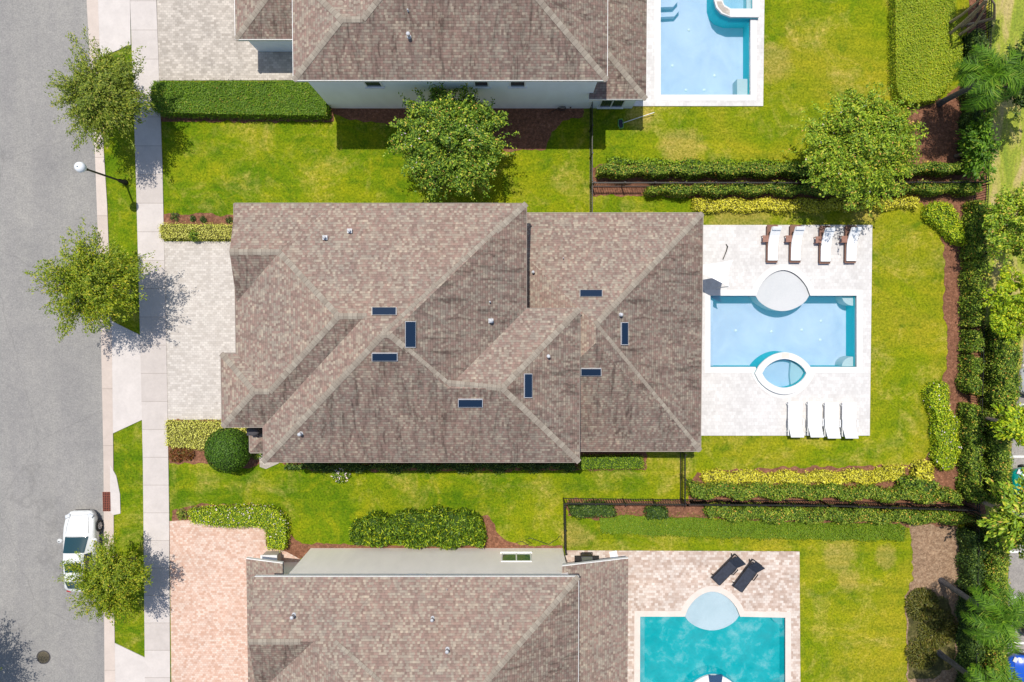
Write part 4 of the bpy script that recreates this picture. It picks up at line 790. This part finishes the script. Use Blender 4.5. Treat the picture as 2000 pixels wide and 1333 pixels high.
hedge('gold_shrub_row', [(1372, 926), (1400, 922), (1500, 926), (1600, 926), (1700, 922), (1768, 910), (1770, 926), (1730, 942), (1600, 945), (1450, 944), (1374, 942)], .4, 'leaf_gold', 'yellow shrub row along the bottom of the middle lawn', cat='shrub row', dens=420, size=.11, core='core_gold', rough=.07, wob=.12)
hedge('gold_bush', [(1790, 910), (1805, 900), (1822, 906), (1828, 925), (1818, 945), (1796, 945), (1786, 930)], .55, 'leaf_gold', 'small yellow bush at the corner of the brown bed', cat='bush', dens=280, size=.14, core='core_gold', rough=.12, wob=.1)
hedge('bed_bush', [(1762, 945), (1790, 930), (1830, 945), (1832, 975), (1790, 985), (1765, 972)], .8, 'leaf_row', 'loose olive bush beside the small yellow bush', cat='bush', dens=160, size=.15, rough=.25, wob=.2)
hedge('hedge_row', [(1345, 948), (1450, 950), (1600, 952), (1760, 958), (1880, 966), (1880, 983), (1760, 978), (1600, 973), (1450, 973), (1348, 970)], .8, 'leaf_row', 'bumpy hedge row above the long lower fence', dens=480, size=.1, rough=.17, wob=.15, group=RG)
hedge('hedge_row', [(1380, 992), (1500, 994), (1700, 998), (1890, 1006), (1905, 1022), (1800, 1022), (1700, 1020), (1500, 1018), (1385, 1012)], .7, 'leaf_row', 'uneven hedge row directly below the long lower fence', dens=480, size=.1, rough=.18, wob=.15, group=RG)
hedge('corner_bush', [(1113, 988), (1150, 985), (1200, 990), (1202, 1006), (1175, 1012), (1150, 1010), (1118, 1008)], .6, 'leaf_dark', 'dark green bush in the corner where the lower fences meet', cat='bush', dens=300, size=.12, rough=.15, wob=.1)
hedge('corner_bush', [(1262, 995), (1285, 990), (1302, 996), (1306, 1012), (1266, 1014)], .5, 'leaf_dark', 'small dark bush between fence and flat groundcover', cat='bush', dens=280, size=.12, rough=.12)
hedge('flat_groundcover', [(1170, 1012), (1230, 1006), (1400, 1014), (1600, 1020), (1760, 1022), (1772, 1030), (1768, 1058), (1600, 1056), (1400, 1052), (1230, 1046), (1172, 1040)], .16, 'leaf_carpet', 'long flat light green groundcover strip above the brown pool deck', cat='groundcover', dens=420, size=.075, rough=.07, core='core_carpet', wob=.05, edge=.14)
hedge('flat_hedge', [(1748, -120), (1868, -120), (1868, 30), (1880, 70), (1880, 120), (1858, 165), (1830, 196), (1780, 202), (1757, 188), (1750, 160)], .75, 'leaf_flat', 'wide flat topped yellow green hedge at the top right', dens=420, size=.08, rough=.03, core='core_flat', jit=.35)
EG = 'shrubs along the back fence'
k = 0
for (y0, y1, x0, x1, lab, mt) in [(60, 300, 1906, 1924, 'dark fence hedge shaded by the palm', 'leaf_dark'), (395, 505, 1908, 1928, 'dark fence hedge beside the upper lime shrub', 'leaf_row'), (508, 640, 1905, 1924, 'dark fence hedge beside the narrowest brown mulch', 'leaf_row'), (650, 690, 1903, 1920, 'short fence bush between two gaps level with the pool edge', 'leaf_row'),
    (700, 768, 1901, 1919, 'fence bush just above the open fence gap', 'leaf_row'), (795, 985, 1900, 1922, 'long dark fence hedge beside the flowering lime shrub', 'leaf_row'), (1040, 1160, 1900, 1924, 'dark fence hedge beside the brown leaf litter', 'leaf_dark'), (1170, 1420, 1898, 1922, 'dark fence hedge behind the leaning palm trunks', 'leaf_dark')]:
    hedge('fence_shrub', [(x0, y0), (x1, y0+2), (x1-2, y1), (x0-2, y1-2)], 1.35, mt, lab, cat='shrub', dens=420, size=.105, rough=.2, wob=.15, group=EG)
for (y0, y1, x0, x1, hh, lab) in [(640, 800, 1957, 1994, 1.9, 'tall dark hedge outside the back fence, upper stretch'), (805, 985, 1951, 1976, 1.9, 'tall dark hedge outside the back fence beside the parking bays'), (1030, 1420, 1943, 1969, 1.9, 'tall dark hedge outside the back fence, lowest stretch')]:
    hedge('tall_hedge', [(x0, y0), (x1, y0), (x1-2, y1), (x0-2, y1)], hh, 'leaf_row', lab, dens=420, size=.105, rough=.2, wob=.12, group='tall hedge outside the back fence')
# ball topiary
bc = P(447, 879, 1.0); t = empty('ball_bush', (bc.x, bc.y, 0), 0, 'round clipped dark green ball bush at the driveway corner', 'bush')
g = rng.normal(0, 1, (9000, 3)); g /= np.linalg.norm(g, axis=1)[:, None]; g = g[g[:, 2] > -.75]; cm = MB(); cm.lathe((0, 0, 0), [(0.02, -1.1), (.9, -.8), (1.13, -.2), (1.12, .2), (.85, .68), (.4, .92), (0.01, 1.0)], 24)
fo = leaf_mesh('foliage', ['leaf_ball', 'core_green'], g*np.array([1.24, 1.24, 1.05])*(1+rng.normal(0, .02, (len(g), 1))+.035*lump(g[:, 0]*2, g[:, 1]*2+g[:, 2], 3.)[:, None]), g*1.5, .085, .55, .5, core=(cm.v, cm.f, 1), parent=t); fo.location = (0, 0, 1.1)
m = MB(); m.tube([(0, 0, -.02), (0, 0, .5)], .06, 8); m.build('trunk', 'bark', t)
# small plants
def tuft(name, px, py, r, h, mat, label, cat='plant', n=260, size=.2, group=None, flowers=0):
    c_ = P(px, py, h*.5); a = rng.uniform(0, 2*math.pi, n); rr = r*rng.uniform(.05, 1, n)**.7; z = h*(1-.5*(rr/r)**2)*rng.uniform(.4, 1, n)
    d = np.column_stack([np.cos(a), np.sin(a), .6*np.ones(n)]); mats = [mat]; mi = None
    if flowers: mats = [mat, 'blossom']; mi = (rng.uniform(0, 1, n) < flowers).astype(int)
    o = leaf_mesh(name, mats, np.column_stack([np.cos(a)*rr, np.sin(a)*rr, z]), np.tile([0, 0, 1.], (n, 1)), size, .3, .5, dirs=d, midx=mi); o.location = (c_.x, c_.y, 0); return tag(o, label, cat, group)
tuft('red_grass', 344, 889, .42, .4, 'leaf_red', 'reddish brown spiky plant beside the sidewalk under the yellow bed', n=500)
tuft('red_grass', 366, 888, .35, .35, 'leaf_red', 'reddish brown plant between its twin and the ball bush', n=350)
tuft('flower_plant', 665, 926, .55, .45, 'leaf_spiky', 'yellow green plant with pinkish flowers poking out of the eave shadow', n=420, size=.16, flowers=.15)
for i, (x, y, rr, lb) in enumerate([(341, 424, .28, 'leftmost small dark plant above the yellow hedge'), (376, 427, .16, 'second small dark plant above the yellow hedge'), (397, 429, .2, 'third small dark plant above the yellow hedge'), (447, 430, .2, 'small dark plant nearest the roof above the yellow hedge')]):
    tuft('bed_plant', x, y, rr, .25, 'leaf_dark', lb, n=120, size=.12, group='small plants above the yellow hedge')
tuft('bed_plant', 380, 460, .35, .75, 'leaf_spiky', 'dark weed growing through the narrow yellow hedge', n=420, size=.13)
tuft('bed_plant', 355, 1005, .35, .3, 'leaf_row', 'small scruffy plant at the left end of the flowering hedge', n=200, size=.12)
tuft('bed_plant', 500, 888, .3, .5, 'leaf_spiky', 'small plant in the shade right of the ball bush', n=120, size=.14)
tuft('ornamental_grass', 1802, 1182, 1.0, .35, 'leaf_scrub', 'olive ornamental grass at the top of the scrubby patch', n=1500, size=.16)
tuft('ornamental_grass', 1832, 1228, 1.15, .4, 'leaf_scrub', 'dark ornamental grass in the middle of the scrubby patch', n=1700, size=.16)
tuft('ornamental_grass', 1802, 1276, 1.0, .35, 'leaf_scrub', 'olive ornamental grass at the lower end of the scrubby patch', n=1500, size=.16)

# ---------------- fences ----------------
def fence(pts, label, h=1.3, step=1.8, group='black metal picket fences'):
    W = [P(*p, 0) for p in pts]; b0 = W[0]; t = empty('metal_fence', b0, 0, label, 'fence', group)
    for a, b in zip(W, W[1:]):
        a = a-b0; b = b-b0; L = (b-a).length; n = max(1, round(L/step)); d = (b-a)/n
        for i in range(n+1):
            q = a+d*i; m = MB(); m.box(q.x-.032, q.x+.032, q.y-.032, q.y+.032, -.02, h+.08); m.box(q.x-.042, q.x+.042, q.y-.042, q.y+.042, h+.08, h+.11); m.build('post', 'black_metal', t)
            if i < n:
                m = MB(); e = q+d; dn = d.normalized()
                for z in (.12, h-.18, h): m.bar(q+Vector((0, 0, z))+dn*.03, e+Vector((0, 0, z))-dn*.03, .035, .03)
                k = int(d.length/.135)
                for j in range(1, k): s = q+d*(j/k); m.bar(s+Vector((0, 0, .05)), s+Vector((0, 0, h-.005)), .026, .026)
                m.build('fence_panel', 'black_metal', t)
fence([(1907, -60), (1904, 200), (1901, 362)], 'back fence stretch beside the pale field above the side fence')
fence([(1901, 368), (1896, 500), (1890, 770), (1884, 988)], 'back fence stretch behind the middle garden')
fence([(1884, 994), (1880, 1200), (1876, 1420)], 'back fence stretch behind the bottom garden')
fence([(1152, 205), (1152, 362)], 'short fence running down from the top house beside the lawn')
fence([(1152, 366), (1152, 425)], 'short fence ending at the middle house roof')
fence([(1156, 365), (1500, 365), (1898, 364)], 'long fence between the upper hedge rows')
fence([(1328, 880), (1328, 973)], 'short fence running down from the middle house')
fence([(1100, 973), (1332, 975), (1600, 977), (1882, 986)], 'long fence between the lower hedge rows')
fence([(1100, 977), (1102, 1068)], 'short fence beside the cream wall of the bottom house')

# ---------------- street furniture ----------------
b0 = P(245, 357, 0); t = empty('street_lamp', b0, 0, 'black street lamp with white globe standing in the verge', 'street lamp')
m = MB(); m.lathe((0, 0, 0), [(.17, 0), (.17, .12), (.12, .2), (.11, .6), (.07, .7), (.055, .8), (.05, 3.6), (.07, 3.62), (.07, 3.7), (.05, 3.75), (.12, 3.9), (.13, 3.95)], 14); m.build('pole', 'black_metal', t)
m = MB(); m.lathe((0, 0, 4.2), [(.13, -.26), (.24, -.12), (.28, .03), (.24, .18), (.12, .27), (0.005, .29)], 20); m.build('globe', 'globe', t)
m = MB(); m.lathe((0, 0, 4.48), [(.05, 0), (.04, .05), (.015, .1), (0.004, .12)], 10); m.build('finial', 'white_metal', t)
b0 = P(85, 1284, .006); t = empty('manhole', b0, 0, 'round brown manhole cover in the road', 'manhole cover'); m = MB(); m.lathe((0, 0, 0), [(.41, 0), (.41, .012), (.36, .014), (.355, .006)], 32); m.build('frame', 'dark_cap', t)
m = MB(); m.lathe((0, 0, 0), [(.352, .008), (.34, .016), (0.005, .017)], 32)
for i in range(-4, 5):
    for j in range(-4, 5):
        if i*i+j*j < 17: m.box(i*.07-.02, i*.07+.02, j*.07-.02, j*.07+.02, .0165, .024)
m.build('cover', 'manhole', t)
b0 = P(208.5, 980, .05); t = empty('drain_grate', b0, 0, 'rusty rectangular drain grate in the kerb', 'drain grate'); m = MB()
for i in range(5): x = -.2+i*.1; m.box(x-.018, x+.018, -.55, .55, .004, .03)
for i in range(12): y = -.55+i*.1; m.box(-.21, .21, y-.015, y+.015, .006, .026)
m.build('grate', 'rust', t); m = MB(); m.box(-.2, .2, -.55, .55, .001, .004); m.build('pit', 'dark_void', t)

# ---------------- cars ----------------
ST = [(2.32, .34, .48, .32, .22, .54), (2.27, .58, .54, .53, .38, .62), (2.12, .74, .62, .66, .50, .72), (1.85, .84, .73, .73, .56, .84), (1.45, .88, .82, .78, .62, .95), (.98, .90, .90, .79, .66, 1.03), (.12, .90, .93, .80, .58, 1.42), (-.3, .90, .94, .80, .59, 1.48), (-1.0, .90, .95, .80, .58, 1.47), (-1.45, .90, .96, .80, .56, 1.42), (-2.0, .88, .96, .79, .60, 1.08), (-2.2, .82, .85, .72, .55, .98), (-2.28, .72, .62, .62, .4, .72)]
def sect(s):
    y, wl, zb, wb2, wr, zt = s
    hf = [(wl*.93, .22), (wl, .42), (wl, min(.68, zb*.85)), (wb2+.07, zb-.02), (wb2, zb), (wr, zt-.05), (wr*.78, zt), (wr*.4, zt+.02)]
    return [Vector((-x, y, z)) for x, z in hf]+[Vector((0, y, zt+.028))]+[Vector((x, y, z)) for x, z in hf[::-1]]
def smooth_st(n=4):
    out = []
    for i in range(len(ST)-1):
        for k in range(n): t = k/n; out.append(tuple(a+(b-a)*t for a, b in zip(ST[i], ST[i+1])))
    return out+[ST[-1]]
def car(name, label, paint, loc, rz, group=None):
    t = empty(name, loc, rz, label, 'car', group); S = smooth_st(3); rows = [sect(s) for s in S]; n = len(rows[0]); m = MB()
    v = [p for r in rows for p in r]; f = [(i*n+j, i*n+j+1, (i+1)*n+j+1, (i+1)*n+j) for i in range(len(rows)-1) for j in range(n-1)]
    f += [tuple(range(n-1, -1, -1)), tuple(range((len(rows)-1)*n, len(rows)*n))]; f += [(i*n, (i+1)*n, (i+1)*n+n-1, i*n+n-1) for i in range(len(rows)-1)]
    m.mesh(v, f, 0, True); bo = m.build('body', paint, t); bo.data.polygons[-1].use_smooth = False
    def panel(nm, i0, i1, j0, j1, mat, yi=.03, up=.012, par=t):
        g = MB(); idx = [k for k in range(len(S)) if S[k][0] <= ST[i0][0]+1e-6 and S[k][0] >= ST[i1][0]-1e-6]; vv = []; cols_ = list(range(j0, j1+1))
        for a in idx:
            for j in cols_:
                p = rows[a][j]; q = (rows[a][min(j+1, n-1)]-rows[a][max(j-1, 0)]).cross(rows[min(a+1, len(rows)-1)][j]-rows[max(a-1, 0)][j]).normalized()
                if q.z < 0: q = -q
                fy = (a-idx[0])/(len(idx)-1); cy = (rows[idx[0]][j]-rows[idx[-1]][j])*(yi*(fy*2-1)); vv.append(p+q*up+cy)
        k = len(cols_); g.mesh(vv, [(a*k+j, a*k+j+1, (a+1)*k+j+1, (a+1)*k+j) for a in range(len(idx)-1) for j in range(k-1)], 0, True); return g.build(nm, mat, par)
    panel('windshield', 5, 6, 5, 11, 'car_glass'); panel('rear_window', 9, 10, 5, 11, 'car_glass'); panel('sunroof', 7, 8, 6, 10, 'car_glass', .12)
    panel('side_window', 6, 9, 4, 5, 'car_glass', .04); panel('side_window', 6, 9, 11, 12, 'car_glass', .04)
    for sx in (-1, 1):
        m = MB(); m.lathe((0, 0, 0), [(.06, -.05), (.13, -.09), (.14, .05), (.04, .09)], 10); e = m.build('mirror', paint, t); e.location = (sx*1.0, .72, .95)
        m = MB(); m.box(-.14, .14, -.1, .08, -.05, .06); e = m.build('headlight', 'clear_lens', t); e.location = (sx*.64, 2.06, .69); e.rotation_euler = (R(-28), 0, R(-sx*24))
        m = MB(); m.box(-.12, .12, -.05, .05, -.07, .07); e = m.build('taillight', 'red_lens', t); e.location = (sx*.67, -2.21, .80); e.rotation_euler = (0, 0, R(sx*14))
        for y in (1.38, -1.36):
            m = MB(); m.tube([(-.1, 0, 0), (.1, 0, 0)], .33, 24, 0, False); wl_ = m.build('wheel', 'tyre', t); wl_.location = (sx*.83, y, .33)
            r_ = MB(); r_.tube([(-.015, 0, 0), (.015, 0, 0)], .2, 20, 0, False)
            for q in range(7): a = q*2*math.pi/7; r_.bar((sx*.02, 0, 0), (sx*.025, .2*math.cos(a), .2*math.sin(a)), .05, .03)
            rr = r_.build('rim', 'rim', wl_); rr.location = (sx*.1, 0, 0)
    def seam(pts, nm='panel_seam'):
        g = MB(); g.tube(pts, .007, 5); g.build(nm, 'dark_void', t)
    S2 = [rows[k] for k in range(len(S)) if 1.0 <= S[k][0] <= 2.15]
    for j in (5, 11): seam([q[j]+Vector((0, 0, .004)) for q in S2])
    seam([S2[0][j]+Vector((0, 0, .004)) for j in range(5, 12)])
    seam([Vector((x, .985, 1.035+.02*(1-abs(x)/.6))) for x in np.linspace(-.62, .62, 7)], 'wiper_cowl')
    m = MB(); m.box(-.4, .4, 2.2, 2.325, .3, .44); m.build('grille', 'dark_void', t)
    return t
cc = P(172, 1070, 0); car('parked_car', 'white car parked on the road partly under a street tree', 'paint_white', (cc.x, cc.y, .006), R(1.0))
CG = 'cars in the parking lot'
for (x, y, pt_, lb) in ((2034, 1298, 'paint_blue', 'bright blue car at the bottom of the parking lot'), (2042, 938, 'paint_teal', 'teal green car in the bay between two white lines'), (2056, 742, 'paint_silver', 'silver and black car at the top of the parking lot'), (2060, 1208, 'paint_black', 'dark car in the bay above the blue car')):
    cc = P(x, y, 0); car('parked_car', lb, pt_, (cc.x, cc.y, .03), R(90), CG)

# ---------------- pool furniture ----------------
def lounger_cushion(loc, label):
    t = empty('sun_lounger', loc, 0, label, 'sun lounger', 'white cushioned loungers above the pool')
    m = MB(); m.box(-.30, .30, -1.02, 1.0, .16, .24)
    for y in (-.97, .95):
        for x in (-.27, .27): m.box(x-.03, x+.03, y-.03, y+.03, 0, .16)
    m.bar((-.30, -1.0, .2), (-.30, .98, .2), .04, .14); m.bar((.30, -1.0, .2), (.30, .98, .2), .04, .14); m.bar((-.3, .99, .2), (.3, .99, .2), .14, .05); m.bar((-.31, -1.02, .2), (.31, -1.02, .2), .14, .05); m.build('frame', 'wicker', t)
    prof = [(-.97, .27), (-.2, .28), (.15, .34), (.42, .5), (.66, .69), (.86, .84)]; m = MB()
    for s in range(len(prof)-1):
        (y0, z0), (y1, z1) = prof[s], prof[s+1]; m.mesh([(-.27, y0, z0), (.27, y0, z0), (.27, y1, z1), (-.27, y1, z1), (-.27, y0, z0+.09), (.27, y0, z0+.09), (.27, y1, z1+.09), (-.27, y1, z1+.09)], [(0, 3, 2, 1), (4, 5, 6, 7), (0, 4, 7, 3), (1, 2, 6, 5)]+([(0, 1, 5, 4)] if s == 0 else [])+([(3, 7, 6, 2)] if s == len(prof)-2 else []))
    m.build('cushion', 'white_cloth', t); m = MB(); m.box(-.24, .24, -.09, .09, -.03, .04); p_ = m.build('pillow', 'white_cloth', t); p_.location = (0, .78, .93); p_.rotation_euler = (R(38), 0, 0)
    m = MB(); m.bar((-.22, .55, .24), (-.22, .6, .62), .03, .03); m.bar((.22, .55, .24), (.22, .6, .62), .03, .03); m.build('back_strut', 'wicker', t)
    s = empty('side_table', (loc[0]-.42, loc[1]+.25, 0), 0, 'small brown side table touching the '+label.replace('white cushioned ', '').replace(' above the pool', ' in the upper row'), 'side table', 'brown side tables'); s.location.z = .05
    m = MB(); m.box(-.17, .17, -.19, .19, .34, .38); m.build('table_top', 'brown_wood', s); m = MB(); 
    for x in (-.14, .14):
        for y in (-.16, .16): m.box(x-.02, x+.02, y-.02, y+.02, 0, .34)
    m.build('leg', 'brown_wood', s)
for x, y, lb in ((1508, 476, 'leftmost white cushioned lounger above the pool'), (1553, 476, 'second from left white cushioned lounger above the pool'), (1611, 478, 'third from left white cushioned lounger above the pool'), (1661, 477, 'rightmost white cushioned lounger above the pool')):
    p = P(x, y, .25); lounger_cushion((p.x, p.y, .05), lb)
def sling(name, loc, rz, label, cloth, frame, group, back=42, W=.62):
    """frame lounger: foot at -y, raised head at +y"""
    t = empty(name, loc, rz, label, 'sun lounger', group); w2 = W/2; m = MB()
    for s in (-1, 1): m.bar((s*w2, -.98, .32), (s*w2, .98, .32), .045, .05)
    for y in (-.96, .5, .96): m.bar((-w2, y, .32), (w2, y, .32), .04, .04)
    m.build('frame', frame, t)
    for s in (-1, 1):
        for y in (-.75, .72):
            q = MB(); q.bar((s*w2, y, .32), (s*(w2+.03), y+(.1 if y > 0 else -.1), 0), .045, .045); q.build('leg', frame, t)
        q = MB(); q.bar((s*(w2+.05), .0, .5), (s*(w2+.05), .42, .5), .05, .03); q.bar((s*(w2+.05), .0, .5), (s*(w2+.02), .0, .33), .03, .03); q.bar((s*(w2+.05), .4, .5), (s*(w2+.02), .4, .33), .03, .03); q.build('armrest', frame, t)
    m = MB(); m.box(-w2+.03, w2-.03, -.96, .42, .33, .365); m.build('seat', cloth, t)
    m = MB(); m.box(-w2+.03, w2-.03, 0, .66, -.015, .02); m.bar((-w2+.02, 0, 0), (-w2+.02, .68, 0), .035, .04); m.bar((w2-.02, 0, 0), (w2-.02, .68, 0), .035, .04); m.bar((-w2, .68, 0), (w2, .68, 0), .035, .04); b_ = m.build('backrest', cloth, t); b_.location = (0, .44, .35); b_.rotation_euler = (R(back), 0, 0)
    return t
LG = 'white loungers below the pool'
for x, y, lb in ((1551, 817, 'first white frame lounger below the pool, nearest the house'), (1589, 817, 'second white frame lounger below the pool counting from the house'), (1622, 819, 'third white frame lounger below the pool counting from the house'), (1656, 819, 'fourth white frame lounger below the pool, nearest the lawn')):
    p = P(x, y, .25); sling('sun_lounger', (p.x, p.y, .05), R(180), lb, 'white_cloth', 'white_metal', LG, 34, .74)
BG = 'black loungers on the brown deck'
for x, y, a, lb in ((1420, 1112, -44, 'left one of the two black loungers on the brown deck'), (1459, 1124, -36, 'right one of the two black loungers on the brown deck')):
    p = P(x, y, .3); sling('black_lounger', (p.x, p.y, .05), R(a), lb, 'black_mesh', 'black_metal', BG, 40, .64)
# shade sail reaching out from the eave
b0 = P(1400, 562, .05); t = empty('shade_sail', b0, 0, 'white shade sail reaching from under the middle roof over the deck edge', 'shade sail')
cn = [P(1423, 560, 2.35), P(1330, 520, 2.4), P(1432, 508, 2.2)]; ed = []
for i in range(3):
    a, b_ = cn[i], cn[(i+1) % 3]; md = (cn[0]+cn[1]+cn[2])/3
    for k in range(8): f = k/8; q = a.lerp(b_, f); ed.append(q+(md-q)*.16*math.sin(math.pi*f)-b0)
m = MB(); ce = sum(ed, Vector())/len(ed)-Vector((0, 0, .05))
for i in range(len(ed)): m.face([ed[i], ed[(i+1) % len(ed)], ce][::-1]); m.face([ed[i]-Vector((0, 0, .01)), ed[(i+1) % len(ed)]-Vector((0, 0, .01)), ce-Vector((0, 0, .01))])
m.build('sail', 'umbrella_cloth', t); m = MB(); m.tube([cn[0]-b0-Vector((0, 0, 2.3)), cn[0]-b0+Vector((.02, 0, .02))], .025, 8); m.build('pole', 'white_metal', t)
# thin curved black bar on the deck
b0 = P(1412, 506, .05); m = MB(); m.tube([P(x, y, .09)-b0+Vector((0, 0, .0)) for x, y in ((1412, 507), (1415, 500), (1419, 490), (1421, 482), (1418, 477))], [.03, .025, .03, .04, .02], 8); o = m.build('curved_bar', 'black_metal'); o.location = b0; tag(o, 'thin curved black bar lying on the white deck near the roof', 'bar')
# pool net
b0 = P(1212, 243, 0); t = empty('pool_net', b0, 0, 'pool skimmer with green rimmed net and white pole on the lawn', 'pool net')
m = MB(); e = P(1278, 220, .25)-b0; m.tube([Vector((.1, .04, .08)), e], .02, 8); m.build('pole', 'white_metal', t)
rim = [(-.14, .24), (.08, .27), (.15, .1), (.14, -.22), (-.04, -.27), (-.15, -.1)]; m = MB(); rp = [Vector((x, y, .09)) for x, y in rim]
for i in range(6): m.tube([rp[i], rp[(i+1) % 6]], .022, 6)
m.build('rim', 'green_plastic', t); m = MB(); m.prism([[(x*.9, y*.9) for x, y in rim]], .03, .07); m.build('net', 'black_mesh', t)
# barbecue + hose
b0 = P(1144, 1086, .05); t = empty('barbecue', (b0.x, b0.y, .05), 0, 'black barbecue with grey lid behind the bottom house', 'barbecue')
m = MB(); m.box(-.7, .7, -.32, .2, .55, .62); m.box(-.32, .32, -.3, .18, 0, .55); m.build('cart', 'black_metal', t); m = MB()
m.mesh([(-.32, -.3, .62), (.32, -.3, .62), (.32, .16, .62), (-.32, .16, .62), (-.3, -.22, .9), (.3, -.22, .9), (.3, .04, .9), (-.3, .04, .9)], [(4, 5, 6, 7), (0, 1, 5, 4), (1, 2, 6, 5), (2, 3, 7, 6), (3, 0, 4, 7)]); m.build('lid', 'grey_metal', t)
m = MB(); m.bar((-.3, .42, .7), (.3, .42, .7), .04, .04); m.bar((-.3, .42, .7), (-.3, .1, .6), .04, .04); m.bar((.3, .42, .7), (.3, .1, .6), .04, .04); m.build('handle', 'black_metal', t)
p = P(1199, 1088, .05); m = MB(); m.box(-.22, .22, -.35, .35, 0, .06); m.box(-.2, .2, -.3, .28, .06, .1); o = m.build('white_board', 'white_metal'); o.location = p; o.rotation_euler = (0, 0, R(12)); tag(o, 'white board lying on the deck beside the barbecue', 'board')
hp = [(1008, 1060), (1020, 1058), (1030, 1064), (1040, 1062), (1026, 1055), (1035, 1051), (1050, 1056), (1066, 1062), (1072, 1064), (1080, 1058), (1088, 1054), (1092, 1048), (1096, 1047), (1098, 1052)]
b0 = P(*hp[0], 0); m = MB(); m.tube([P(x, y, .03)-b0 for x, y in hp], .018, 6); o = m.build('garden_hose', 'black_metal'); o.location = b0; tag(o, 'thin black garden hose looping over the lawn at the cream wall', 'hose')
